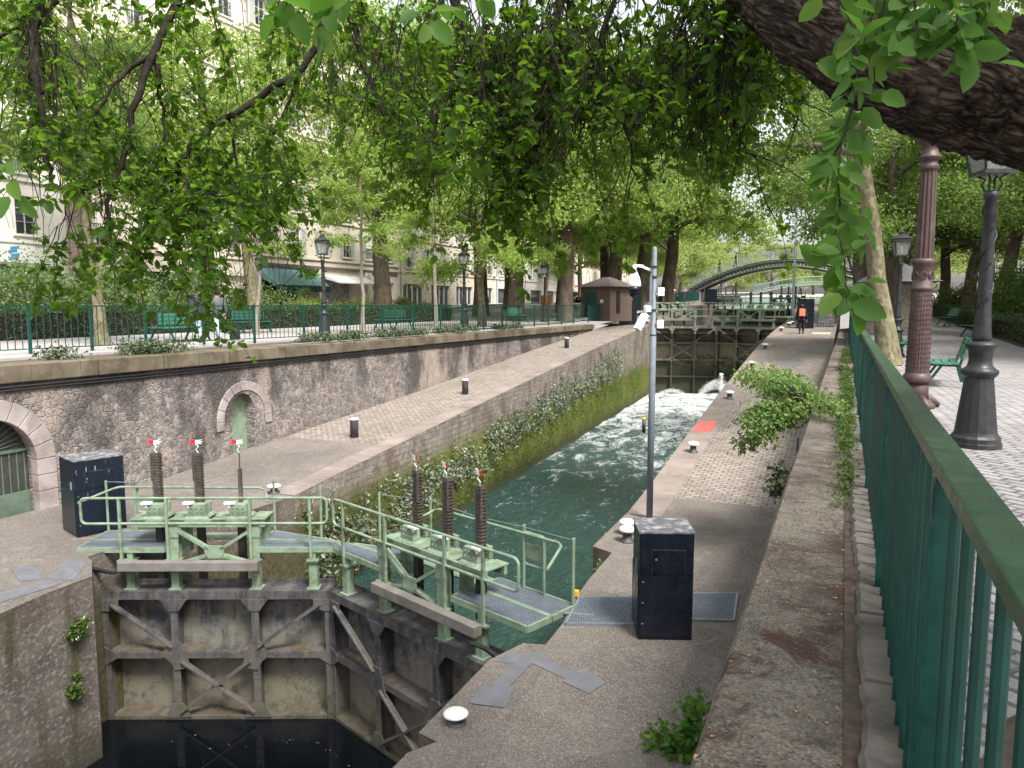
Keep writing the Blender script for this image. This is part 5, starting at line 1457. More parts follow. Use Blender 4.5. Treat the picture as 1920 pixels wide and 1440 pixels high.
# ------------------------------------------------------------------ hedges, shrubs and wall plants
RNG = np.random.default_rng(11)
def box_leaves(n, x0, x1, y0, y1, z0, z1, size, rag=.06, faces=True, zf=None):
    u = RNG.uniform(0, 1, (n, 3)); f = RNG.integers(0, 4, n)
    C = np.stack([x0+(x1-x0)*u[:,0], y0+(y1-y0)*u[:,1], z0+(z1-z0)*u[:,2]], 1)
    if faces:
        C[f==0, 2] = z1; C[f==1, 0] = x0; C[f==2, 0] = x1; C[f==3, 2] = z1
        m = RNG.random(n) < .3; C[m & (f==3), 1] = y0
    C += RNG.normal(0, rag, C.shape)
    if zf is not None: C[:,2] += np.array([zf(y) for y in C[:,1]])
    D = RNG.normal(0, 1, (n, 3)); N = RNG.normal(0, 1, (n, 3)); N[:,2] += .8
    L = size*RNG.uniform(.6, 1.4, n)
    return leaves(C, D, N, L, L*.65, 1)
def hedge(label, x0, x1, y0, y1, h, n, zf, size=.085, seg=8, m='leaf_hedge'):
    r = thing('hedge', label, 'hedge')
    V, F = box_leaves(n, x0, x1, y0, y1, .03, h, size, .05, zf=zf)
    link('foliage', mesh_np('foliage', V, F), M[m], r)
    mb = MB()
    for i in range(seg):
        a = y0+(y1-y0)*i/seg; b = y0+(y1-y0)*(i+1)/seg
        mb.hexa([(x0+.12,a,zf(a)-.1),(x1-.12,a,zf(a)-.1),(x1-.12,b,zf(b)-.1),(x0+.12,b,zf(b)-.1)],[(x0+.12,a,zf(a)+h-.12),(x1-.12,a,zf(a)+h-.12),(x1-.12,b,zf(b)+h-.12),(x0+.12,b,zf(b)+h-.12)])
    mb.build('stems', M['twig'], r)
    return r
hedge('clipped dark hedge behind the benches of the left path', -26.2, -25.2, 8, 46, 1.02, 30000, zlp)
hedge('clipped hedge along the right promenade behind the dark benches', 5.7, 6.5, 15, 62, .85, 16000, zprom, .08)
def shrub(name, label, cat, c, rad, n, size, m, seed, stems=6, flat=.8, group=None, detail=1):
    rg = np.random.default_rng(seed)
    r = thing(name, label, cat, c, 0, group)
    k = 16; a = rg.normal(0, 1, (k, 3)); a = norm(a)*rg.uniform(.35, 1, (k,1))
    rad = (rad[0], rad[1], rad[2]*1.18)
    cen = np.stack([a[:,0]*rad[0], a[:,1]*rad[1], rad[2]*(1+a[:,2]*.85)], 1)
    V, F = blob_leaves(rg, cen, np.full(k, min(rad)*.34), n, size, detail, .6, flat)
    V[:,2] = np.maximum(V[:,2], .01)
    link('foliage', mesh_np('foliage', V, F), M[m], r)
    mb = MB()
    for i in range(stems):
        q = cen[i]; mb.tube([(0.1*q[0],.1*q[1],-.1),(q[0]*.5,q[1]*.5,q[2]*.55),(q[0],q[1],q[2])], [.025,.018,.008], 5)
    mb.build('stems', M['twig'], r)
    return r
shrub('shrub', 'large dark round shrub at the left edge behind the hedge', 'shrub', (-28.6,18.0,.45), (1.9,1.6,1.35), 9000, .12, 'leaf_bush', 1)
shrub('shrub', 'tall viburnum shrub behind the hedge, left of the pale plane trunk', 'shrub', (-29.0,15.2,.45), (1.5,1.5,1.1), 6500, .12, 'leaf_hedge', 2)
shrub('shrub', 'bushy green shrub right of the pale plane trunk', 'shrub', (-28.8,22.2,.45), (1.9,2.0,1.25), 8000, .12, 'leaf_bush', 3)
shrub('shrub', 'bright leafy shrub behind the walking couple', 'shrub', (-28.2,26.2,.47), (1.5,1.9,1.3), 8000, .13, 'leaf_bush', 4)
shrub('shrub', 'light green shrub just left of the cafe awning', 'shrub', (-28.6,30.3,.5), (1.3,1.7,1.15), 6000, .12, 'leaf_bush', 5)
shrub('shrub', 'low lime green shrub below the cafe awning', 'shrub', (-28.0,34.0,.5), (1.0,2.0,.62), 6500, .10, 'leaf_lime', 6)
shrub('shrub', 'narrow clipped bush at the cafe doorway', 'shrub', (-33.5,40.5,.5), (.45,.5,1.4), 2600, .10, 'leaf_bush', 7)
shrub('shrub', 'lime shrub strip right of the lamp post before the graffiti shutter', 'shrub', (-28.2,39.0,.5), (1.0,2.6,.66), 6500, .11, 'leaf_lime', 8)
shrub('shrub', 'lime shrub strip at the end of the left hedge', 'shrub', (-28.2,45.0,.52), (1.0,2.8,.66), 5500, .11, 'leaf_lime', 9)
shrub('shrub', 'dark evergreen bush at the foot of the left hut wall', 'shrub', (-18.6,51.0,.6), (.6,.6,1.2), 2500, .11, 'leaf_hedge', 10)
shrub('shrub', 'bush between the far left plane trunks', 'shrub', (-16.6,64.5,1.3), (1.4,1.2,.8), 3000, .14, 'leaf_hedge', 13)
for i, (x, y, r_, h, m_, lab) in enumerate([(9.3,26,1.9,2.3,'leaf_hedge','big dark shrub behind the near lamp post at the right edge'), (8.6,32,1.7,1.9,'leaf_dark','lighter shrub behind the near lamp post shaft'), (9.2,39,1.8,1.7,'leaf_hedge','dark shrub behind the hedge by the leaning trunks'), (8.4,47,1.6,1.4,'leaf_dark','shrub at the foot of the leaning right trunks'), (7.2,60,1.3,.9,'leaf_lime','bright low shrub at the far end of the promenade'), (8.8,20.5,1.6,1.3,'leaf_dark','spreading shrub nearest at the right edge')]):
    shrub('shrub', lab, 'shrub', (x,y,zprom(y)), (r_,r_*1.25,h), 9000, .14, m_, 20+i)
# plants on the near dock wall, quay and parapet
def wallplant(name, label, c, rad, n, size, m, seed, flowers=0, detail=2):
    rg = np.random.default_rng(seed); r = thing(name, label, 'plant', c)
    k = 9; cen = rg.normal(0, .5, (k,3))*np.array(rad); 
    V, F = blob_leaves(rg, cen, np.full(k, min(rad)*.4), n, size, detail, .5, .9)
    link('foliage', mesh_np('foliage', V, F), M[m], r)
    if flowers:
        V, F = blob_leaves(rg, cen*1.25, np.full(k, min(rad)*.5), flowers, size*.7, 1, .5, .9); link('flowers', mesh_np('flowers', V, F), M['flower'], r)
    mb = MB()
    for q in cen: mb.tube([(0,0,-rad[2]*.5),tuple(q*.6),tuple(q)], [.01,.007,.004], 4)
    mb.build('stems', M['twig'], r)
    return r
wallplant('wall_plant', 'white flowering plant tuft on the left dock wall', (-10.82,7.35,-3.5), (.13,.25,.22), 700, .05, 'leaf_grass', 1, 60)
wallplant('wall_plant', 'small fern tuft low on the left dock wall', (-10.84,7.3,-4.45), (.08,.14,.22), 260, .05, 'leaf_grass', 2)
wallplant('nettle_clump', 'bright green nettle clump on the near quay at the foot of the parapet', (-1.12,6.95,ZQ+.16), (.36,.36,.22), 900, .085, 'leaf_close', 3)
wallplant('weed_tuft', 'small grey-green tuft growing from the parapet edge by the setts', (-.62,9.1,-.45), (.12,.16,.16), 350, .06, 'leaf_ivy', 4)
wallplant('wall_plant', 'small fern on the stepped corner of the right lock wall', (-3.75,12.35,-3.05), (.1,.12,.14), 160, .06, 'leaf_grass', 5)
for i, (x, y, n, lab) in enumerate([(-11.95,13.4,300,'white flowering plant on the lock wall just under the left coping corner'), (-11.75,14.5,260,'flowering plant on the lock wall behind the gate pole pair')]):
    wallplant('wall_plant', lab, (x+.55,y,-3.25-.3*i), (.1,.35,.25), n, .06, 'leaf_grass', 30+i, 70)
# shrub leaning over the parapet
r = thing('overhanging_shrub', 'leafy shrub leaning from the parapet over the setts', 'shrub', (-.35,13.2,-.2))
rg = np.random.default_rng(9); cen = []; mb = MB()
for k in range(26):
    a = R(180) + rg.normal(0, .75); L = rg.uniform(.4, 1.18); e = (L*math.cos(a), L*math.sin(a)*1.4, .5*L+.12-rg.uniform(0,1.15)*L)
    mb.tube([(0,0,-.1),(e[0]*.45,e[1]*.45,.26+.2*L),e], [.016,.011,.004], 5)
    for t in (.55,.7,.85,1): cen.append((e[0]*t, e[1]*t, (.3*(1-t)+e[2]*t)+.04))
mb.build('stems', M['twig'], r)
V, F = blob_leaves(rg, cen, np.full(len(cen), .12), 9000, .075, 1, .8, .6)
link('foliage', mesh_np('foliage', V, F), M['leaf_shrub'], r)
# ferns and moss tufts on the lock wall
k = 300; t = RNG.random(k)**1.1; Y = 13.6 + 30*t
zc_ = np.array([zl(y) for y in Y]); dep = 1.0 + RNG.normal(.85, .42, k); dep = np.clip(dep*(1-.25*t), .25, 2.5)
cen = np.stack([np.array([xl(y) for y in Y])+.05, Y, zc_-dep], 1)
V, F = blob_leaves(RNG, cen, np.full(k, .12)*(1+.5*RNG.random(k)), 10000, .10, 1, .4, 1.0)
ins = V[:,0] < np.interp(V[:,1], [13.1,25,52], [-11.35,-12.0,-12.65]); V[ins,0] += .16
tag(link('wall_ferns', mesh_np('wall_ferns', V, F), M['leaf_fern']), kind='stuff')
k = 900; Y = RNG.uniform(13.4, 50, k); cen = np.stack([np.array([xl(y) for y in Y])+.02, Y, -3.5-RNG.random(k)*1.9+.035*(Y-13)], 1)
V, F = blob_leaves(RNG, cen, np.full(k, .16), 16000, .06, 1, .4, 1.0)
ins = V[:,0] < np.interp(V[:,1], [13.1,25,52], [-11.35,-12.0,-12.65]); V[ins,0] += .10
tag(link('wall_moss', mesh_np('wall_moss', V, F), M['leaf_grass']), kind='stuff')
# ivy mats on the left coping, weeds between parapet and fence
for i, (x, y, ry, n, lab) in enumerate([(-16.15,13.6,.95,1800,'dark ivy mat spilling over the left coping by the plane trunk'), (-16.0,20.6,1.5,2200,'long ivy mat on the coping before the lamp post'), (-15.9,24.8,1.9,2200,'low ivy mat on the coping under the benches'), (-15.85,29.5,2.0,1800,'low ivy strip on the coping by the thin trunks'), (-15.8,34.5,1.8,1300,'weedy ivy patch near the far end of the left coping'), (-16.1,11.0,.35,350,'small ivy tuft on the coping at the left')]):
    rg = np.random.default_rng(40+i); rr = thing('ivy_mat', lab, 'ivy', (x,y,.40))
    cen = np.stack([rg.normal(0,.22,30), rg.uniform(-ry,ry,30), rg.uniform(.02,.22,30)], 1)
    V, F = blob_leaves(rg, cen, np.full(30,.14), n, .085, 1, .8, .5); V[:,2] = np.maximum(V[:,2], .0)
    link('foliage', mesh_np('foliage', V, F), M['leaf_ivy'], rr)
    mb = MB()
    for q in cen[:14]: mb.tube([(q[0]*.3,q[1]*.7,0),tuple(q)], [.008,.004], 4)
    mb.build('stems', M['twig'], rr)
Y = np.concatenate([RNG.uniform(6.8, 12, 30), RNG.uniform(9.5, 30, 190)])
cen = np.stack([RNG.normal(.09,.035,len(Y)), Y, -.13+RNG.random(len(Y))*.10*np.clip((Y-7)/5,.1,1.6)], 1)
V, F = blob_leaves(RNG, cen, np.full(len(Y),.05), 11000, .042, 1, .5, .8)
V[:,2] = np.maximum(V[:,2], -.149); V[:,0] = np.minimum(V[:,0], .235)
tag(link('weeds', mesh_np('weeds', V, F), M['leaf_grass']), kind='stuff')
# litter of fallen leaves and husks on parapet, quay and promenade
n = 2600; Cx = np.concatenate([RNG.uniform(-.45,.1,1100), RNG.uniform(-3.6,-.6,500), RNG.uniform(.5,5.4,500), RNG.uniform(-15.3,-12,500)])
Cy = np.concatenate([RNG.uniform(2.2,22,1100), RNG.uniform(5.6,14.5,500), RNG.uniform(3,24,500), RNG.uniform(6.5,13,500)])
Cz = np.concatenate([np.full(1100,-.146), np.full(500,ZQ+.004), np.full(500,.004), np.full(500,ZQ+.004)])
D = RNG.normal(0,1,(n,3)); D[:,2] *= .1; N = np.tile([0,0,1.], (n,1)) + RNG.normal(0,.15,(n,3)); L = RNG.uniform(.012,.032,n)
V, F = leaves(np.stack([Cx,Cy,Cz],1), D, N, L, L*.6, 1)
M['husk'] = leafmat('dry bud husks', (.20,.10,.05), (.42,.32,.18), .1, None, .8)
tag(link('leaf_litter', mesh_np('leaf_litter', V, F), M['husk']), kind='stuff')

# ------------------------------------------------------------------ street trees
def tree_meshes(seed, H, r0, zb, rad, nl, size, detail=1, lean=0.0, droop=.25, thin=False):
    rg = np.random.default_rng(seed)
    mb = MB(); top = H*.72
    path = []; off = np.zeros(2)
    for i in range(9):
        z = top*i/8; off = off + rg.normal(0, .06+.03*(not thin), 2)*(i > 1); path.append((off[0]+lean*z, off[1], z))
    rr = [r0*(1.25 if i == 0 else 1.0-.075*i) for i in range(9)]
    mb.tube(path, rr, 12, False)
    tips = []; nlim = 8 if thin else 13
    for k in range(nlim):
        z = zb*.75 + (top-zb*.75)*k/(nlim-1)
        f = z/top*8; i = min(7, int(f)); p = np.array(path[i])*(1-(f-i)) + np.array(path[i+1])*(f-i)
        a = k*2.4 + rg.normal(0,.4); L = rad*rg.uniform(.65,1.05)*(1-.35*k/nlim)
        rise = rg.uniform(.25,.9)*L*.6
        pts = []
        for j in range(6):
            t = j/5; pts.append(p + np.array([math.cos(a)*L*t, math.sin(a)*L*t, rise*math.sin(t*PI*.6) - droop*L*t*t*.6]) + rg.normal(0,.06,3)*t)
        r1 = r0*.42*(1-.5*k/nlim)
        mb.tube(pts, [r1*(1-.8*j/5) for j in range(6)], 6, False)
        for j in range(2,6):
            tips.append(pts[j]); 
            for _ in range(2):
                b = a + rg.normal(0,.9); l2 = L*rg.uniform(.2,.45); q = pts[j] + np.array([math.cos(b)*l2, math.sin(b)*l2, rg.uniform(-.3,.35)*l2])
                mb.tube([pts[j], (pts[j]+q)/2 + rg.normal(0,.08,3), q], [r1*.3, r1*.2, .012], 4, False); tips.append(q)
    tips.append(np.array(path[-1]) + [0,0,H*.1]); tips.append(np.array(path[-1]) + [0,0,H*.2])
    tips = np.array(tips); keep = rg.random(len(tips)) < .9; tips = tips[keep]
    V, F = blob_leaves(rg, tips, rg.uniform(.35,.85,len(tips))*rad*.16, nl, size, detail, .5, .75)
    tm = bpy.data.meshes.new('trunk'); tm.from_pydata(mb.v, [], mb.f); tm.shade_smooth()
    return tm, mesh_np('crown', V, F)
def plant_tree(name, label, ms, loc, rz, barkm, leafm, sc=1.0, group=None, tilt=(0,0)):
    r = thing(name, label, 'tree', loc, rz, group); r.scale = (sc,)*3 if not isinstance(sc, tuple) else sc
    ax_, ay_ = tilt[1], -tilt[0]
    r.rotation_euler = (ax_*math.sin(rz) - ay_*math.cos(rz), ax_*math.cos(rz) + ay_*math.sin(rz), rz)
    for me, nm, m in ((ms[0],'trunk',barkm), (ms[1],'crown',leafm)):
        o = bpy.data.objects.new(nm, me); COL.objects.link(o); o.parent = r
        if not me.materials: me.materials.append(None)
        o.material_slots[0].link = 'OBJECT'; o.material_slots[0].material = m
    return r
T_big = [tree_meshes(s, 17, .42, 6.4, 5.8, 40000, .19) for s in (1, 2, 3)]
T_mid = [tree_meshes(4, 13, .17, 5.2, 3.7, 14000, .15, thin=True, droop=.3), tree_meshes(5, 12, .17, 3.4, 3.7, 15000, .15, thin=True, droop=.6)]
T_sparse = [tree_meshes(s, 17, .36, 8.0, 5.2, 14000, .20) for s in (31, 32)]
T_front = [tree_meshes(33, 13, .17, 5.4, 3.6, 9000, .16, thin=True, droop=.3)]
T_lean = [tree_meshes(15, 13, .27, 7.5, 4.2, 15000, .15, thin=True, droop=.2)]
T_thin = [tree_meshes(s, 8.5, .085, 4.3, 1.8, 4500, .13, thin=True, droop=.4) for s in (6, 7)]
T_far = [tree_meshes(s, 16, .35, 4.4, 6.0, 16000, .30) for s in (8, 9)]
TL = 'plane trees along the left path'; TR = 'plane trees along the right promenade'; TV = 'trees in the far canal vista'
pk, lp_, ld_, lf_ = M['planebig'], M['leaf_plane'], M['leaf_dark'], M['leaf_far']
plant_tree('plane_tree', 'slim pale mottled plane trunk just behind the left railing, near the picture edge', T_front[0], (-19.9,14.9,.4), 1.1, M['plane'], ld_, 1.0, TL, (0,R(-3)))
plant_tree('plane_tree', 'old brown plane tree rising before the white building at left', T_sparse[0], (-31.5,22.6,.45), 2.0, pk, lp_, 1.1, TL)
plant_tree('plane_tree', 'old plane tree before the cream building with green doorway', T_sparse[1], (-30.3,28.9,.5), 3.9, pk, lp_, 1.1, TL)
plant_tree('plane_tree', 'leaning mottled plane tree just left of the cafe awning', T_sparse[0], (-27.6,29.3,.5), 5.0, M['plane'], lp_, .9, TL, (0,R(-5)))
plant_tree('plane_tree', 'thin staked young tree in front of the double bench', T_thin[0], (-20.9,22.3,.46), .4, M['thinbark'], lp_, 1.0, TL)
plant_tree('plane_tree', 'thin pale young tree right of the lamp post before the awning', T_thin[1], (-17.8,24.9,.48), 2.1, M['thinbark'], lp_, 1.0, TL)
plant_tree('plane_tree', 'thin young tree with low pale branches left of the half hidden lamp', T_thin[0], (-16.7,28.9,.5), 4.0, M['thinbark'], lp_, 1.15, TL)
plant_tree('plane_tree', 'mottled plane tree whose pale branches hang over the railing middle', T_mid[1], (-16.9,33.9,.52), 3.3, M['plane'], lp_, (1.25,1.25,1.0), TL)
plant_tree('plane_tree', 'dark swollen plane trunk left of the orange panel', T_big[1], (-20.5,46.3,.55), 1.0, pk, lp_, 1.3, TL)
plant_tree('plane_tree', 'thin leaning pale tree beside the orange panel', T_mid[0], (-17.9,44.9,.55), 5.2, M['plane'], lp_, (.75,.75,.9), TL, (0,R(5)))
plant_tree('plane_tree', 'massive knotted plane tree left of the brick hut', T_big[0], (-17.0,46.6,.55), .3, pk, lp_, (1.2,1.2,1.3), TL)
for i, (x, y, s, tl, lab) in enumerate([(-21.5,58,1.15,0,'plane trunk rising just behind the brick hut, left side'), (-20.2,66,1.2,0,'plane trunk behind the brick hut roof peak'), (-16.8,56.5,1.1,0,'plane trunk right of the brick hut'), (-15.9,63,1.45,0,'first of the two big trunks left of the footbridge'), (-14.6,66,1.45,4,'leaning big trunk nearest the footbridge foot'), (-22,76,1.3,0,'plane tree farther along the street behind the hut'), (-18.3,84,1.2,0,'plane tree behind the footbridge left abutment'), (-24,92,1,0,'plane tree at the street bend beyond the hut'), (-26,52,1.35,0,'plane tree on the street side behind the orange panel'), (-27,40,1.35,0,'plane tree on the street side behind the hedge end'), (-28,62,1.4,0,'plane tree before the white building with ochre pilasters')]):
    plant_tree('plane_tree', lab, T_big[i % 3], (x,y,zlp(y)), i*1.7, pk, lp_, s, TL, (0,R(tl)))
plant_tree('plane_tree', 'leaning smooth plane tree growing from the orange soil by the fence', T_lean[0], (1.15,22.1,.0), 2.6, M['plane'], ld_, 1.0, TR, (R(-2),R(-9)))
plant_tree('plane_tree', 'straight old plane tree behind the second right lamp post', T_big[1], (1.7,36.9,.3), 4.4, pk, ld_, .8, TR)
for i, (x, y, s, tl, lab) in enumerate([(6.4,60.5,.9,-2,'first of the leaning trunks at the end of the right promenade'), (7.3,57,1.0,3,'second of the leaning trunks at the end of the right promenade'), (8.3,53,1.0,8,'third, most leaning of the trunks behind the right hedge'), (11.5,45,1.0,0,'trunk behind the near lamp post shaft'), (13,36,1.05,0,'trunk among the shrubs at the right edge'), (4.6,72,.9,0,'plane tree beyond the end of the right promenade'), (.9,56,1.2,0,'plane tree between the stone hut and the far right cabinet'), (11,26,1.0,0,'plane tree over the right promenade at the picture edge'), (16,55,1.1,0,'plane tree deep behind the right hedge')]):
    plant_tree('plane_tree', lab, T_big[(i+1) % 3], (x,y,zprom(y)), i*2.3+.5, pk, ld_, s, TR, (0,R(tl)))
for i, (x, y) in enumerate([(-30,118),(-27.5,132),(-30,148),(-28,165),(-24,185),(-18,205),(-8,215),(2,220),(12,200),(13,175),(12,152),(11,132),(9.5,112),(-36,105),(-12,235),(-30,200),(18,120),(8,95),(-33,92)]):
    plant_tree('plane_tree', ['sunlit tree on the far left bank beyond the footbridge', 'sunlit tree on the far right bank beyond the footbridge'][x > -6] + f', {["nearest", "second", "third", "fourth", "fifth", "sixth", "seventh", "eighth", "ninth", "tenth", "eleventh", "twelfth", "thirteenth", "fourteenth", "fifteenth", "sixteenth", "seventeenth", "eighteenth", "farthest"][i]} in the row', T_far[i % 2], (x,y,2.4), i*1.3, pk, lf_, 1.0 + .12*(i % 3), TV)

# ------------------------------------------------------------------ the old elm overhead
elm = thing('elm_tree', 'old leaning elm whose dark limb and drooping leafy branches hang over the view', 'tree', (3.1,2.9,0))
E0 = Vector(elm.location)
def loc_(p): return Vector(p) - E0
from mathutils import noise as mn2
def gnarl(path, rad, n=40, seg=90, amp=.035, sc=1.0):
    """limb with twisting bark ridges"""
    P_ = [Vector(p) for p in path]; N_ = len(P_)
    def cr(i, t):
        a, b, c, d = P_[max(i-1,0)], P_[i], P_[min(i+1,N_-1)], P_[min(i+2,N_-1)]
        return .5*((2*b) + (c-a)*t + (2*a-5*b+4*c-d)*t*t + (3*b-a-3*c+d)*t*t*t)
    pts = []; rs = []
    for s in range(seg+1):
        f = s/seg*(N_-1); i = min(int(f), N_-2); t = f-i
        pts.append(cr(i, t)); rs.append(rad[i]*(1-t)+rad[i+1]*t)
    mb = MB(); mb.tube(pts, rs, n, True)
    for i in range(seg+1):
        for k in range(n):
            v = Vector(mb.v[i*n+k]); o = v - pts[i]; u = o.normalized(); a = k/n
            arcl = i*.05
            q = Vector((math.cos(2*PI*a+arcl*.25)*1.6*sc, math.sin(2*PI*a+arcl*.25)*1.6*sc, arcl*.9*sc))
            rdg = abs(mn2.noise(q*2.2))*.6 + abs(mn2.noise(q*5+Vector((7,1,3))))*.4
            big = mn2.noise(q*.7+Vector((3,3,3)))
            mb.v[i*n+k] = tuple(v + u*(rs[i]*(.16*big) + amp*(rdg-.3)))
    return mb
t = NT('furrowed elm limb bark')
ax = Vector((.64,-.56,-.53)).normalized(); bx = ax.orthogonal().normalized(); cx_ = ax.cross(bx)
def dotv(v): return t.n('ShaderNodeVectorMath', {0: t.pos, 1: tuple(v)}, operation='DOT_PRODUCT').outputs['Value']
vv = t.comb(t.math('MULTIPLY', dotv(ax), .15), dotv(bx), dotv(cx_))
n1 = t.noise(16, 7, .65, vec=vv, dist=1.6); n2 = t.noise(45, 5, .7, vec=vv, dist=.8)
wv = t.n('ShaderNodeVectorMath', {0: vv, 1: t.n('ShaderNodeVectorMath', {0: t.n('ShaderNodeTexNoise', {'Vector': vv, 'Scale': 9.0, 'Detail': 4}).outputs['Color'], 3: .10}, operation='SCALE').outputs[0]}, operation='ADD').outputs[0]
crk = t.mapr(t.vor(34, 'DISTANCE_TO_EDGE', wv), 0, .30)
hh = t.math('ADD', t.math('ADD', t.math('MULTIPLY', n1, .56), t.math('MULTIPLY', n2, .24)), t.math('MULTIPLY', crk, .15))
c_ = t.ramp(hh, (.36, (.010,.0075,.006)), (.48, (.055,.040,.031)), (.60, (.16,.122,.095)))
M['limb'] = t.done(c_, .95, t.bump(hh, 1.0, .05), spec=.15)
main = [P(2500,420,2.5), P(2250,300,2.5), P(2080,215,2.52), P(1920,172,2.58), P(1800,160,2.68), P(1700,140,2.8), P(1600,95,2.95), P(1500,30,3.15), P(1400,-40,3.5), P(1290,-100,3.9), P(1150,-105,4.4), P(1000,-60,4.9), P(880,-45,5.3), P(760,-90,5.8)]
rad = [.30,.28,.26,.235,.205,.195,.175,.165,.150,.135,.12,.105,.09,.06]
base = [Vector((3.1,2.9,-.1)), Vector((3.05,2.85,.9)), Vector((2.7,2.65,1.6))]
mb = gnarl([loc_(p) for p in base + main], [.42,.36,.33] + rad, 80, 300, .05, 1.25)
tr = mb.build('trunk', M['limb'], elm, True)
# scaffold branches: pixel path with depths, thickness
BR = [
 ([(620,-90,5.6),(640,-20,5.3),(605,40,5.1),(570,125,5.0),(500,170,4.9),(440,212,4.8),(370,258,4.7),(345,300,4.7),(325,345,4.7),(300,420,4.65)], .028),
 ([(480,-160,5.4),(400,-80,5.0),(335,0,4.8),(290,95,4.7),(255,190,4.6),(240,262,4.6),(210,360,4.5),(200,430,4.5)], .030),
 ([(290,95,4.7),(240,135,4.7),(215,165,4.65),(180,220,4.6),(190,300,4.6),(188,400,4.6)], .014),
 ([(288,110,4.7),(300,180,4.75),(305,225,4.75),(310,330,4.7)], .014),
 ([(640,-30,5.3),(665,60,5.3),(690,140,5.2),(730,235,5.1),(780,295,5.1),(820,330,5.1)], .022),
 ([(850,-20,5.2),(862,45,5.1),(880,82,5.0),(945,128,4.9),(935,220,4.85),(930,330,4.8),(920,400,4.8)], .034),
 ([(1055,-60,4.7),(1052,0,4.6),(1030,160,4.5),(1012,262,4.5),(985,330,4.5)], .026),
 ([(1058,-20,4.7),(1085,85,4.7),(1105,170,4.65),(1090,250,4.6)], .014),
 ([(985,-40,4.9),(975,60,4.8),(960,170,4.8),(965,280,4.7),(950,380,4.7)], .022),
 ([(1310,-60,3.9),(1322,10,3.8),(1330,100,3.75),(1360,180,3.7),(1385,262,3.7),(1420,300,3.7)], .014),
 ([(1330,0,3.8),(1390,110,3.8),(1450,150,3.8),(1470,220,3.8)], .012),
 ([(130,-140,4.6),(80,-20,4.4),(66,75,4.4),(75,190,4.3),(85,290,4.3),(100,330,4.3)], .026),
 ([(250,-140,4.8),(130,-20,4.7),(60,40,4.6),(-40,90,4.6)], .022),
 ([(1180,-80,4.3),(1130,60,4.3),(1150,130,4.3),(1175,240,4.3),(1190,330,4.3)], .014),
 ([(560,125,5.0),(520,240,5.0),(470,300,5.0),(455,380,5.0)], .012),
 ([(430,214,4.8),(440,280,4.8),(450,360,4.8),(455,440,4.8)], .010),
 ([(1560,-60,3.6),(1480,60,3.9),(1500,170,4.0),(1490,240,4.0)], .012),
 ([(760,-90,5.8),(560,-150,6.0),(300,-190,5.6),(60,-170,5.0),(-150,-60,4.8)], .05),
 ([(1150,-105,4.4),(1080,-180,4.6),(900,-220,5.2),(700,-220,5.4)], .06),
]
rs = random.Random(21)
def smooth(path, k=4):
    out = []
    for i in range(len(path)-1):
        a, b, c, d = path[max(i-1,0)], path[i], path[i+1], path[min(i+2,len(path)-1)]
        for j in range(k):
            t_ = j/k; out.append(.5*((2*b)+(c-a)*t_+(2*a-5*b+4*c-d)*t_*t_+(3*b-a-3*c+d)*t_**3))
    return out + [path[-1]]
tw = MB(); anchors = []
for path, r0 in BR:
    q = smooth([P(*p) for p in path]); q = [p + Vector((rs.gauss(0,.008), rs.gauss(0,.008), rs.gauss(0,.008))) for p in q]
    tw.tube([loc_(p) for p in q], [1.15*r0*(1-.68*i/(len(q)-1)) for i in range(len(q))], 7, True)
    anchors += q[2:]
tw.build('branch', M['twig'], elm, True)
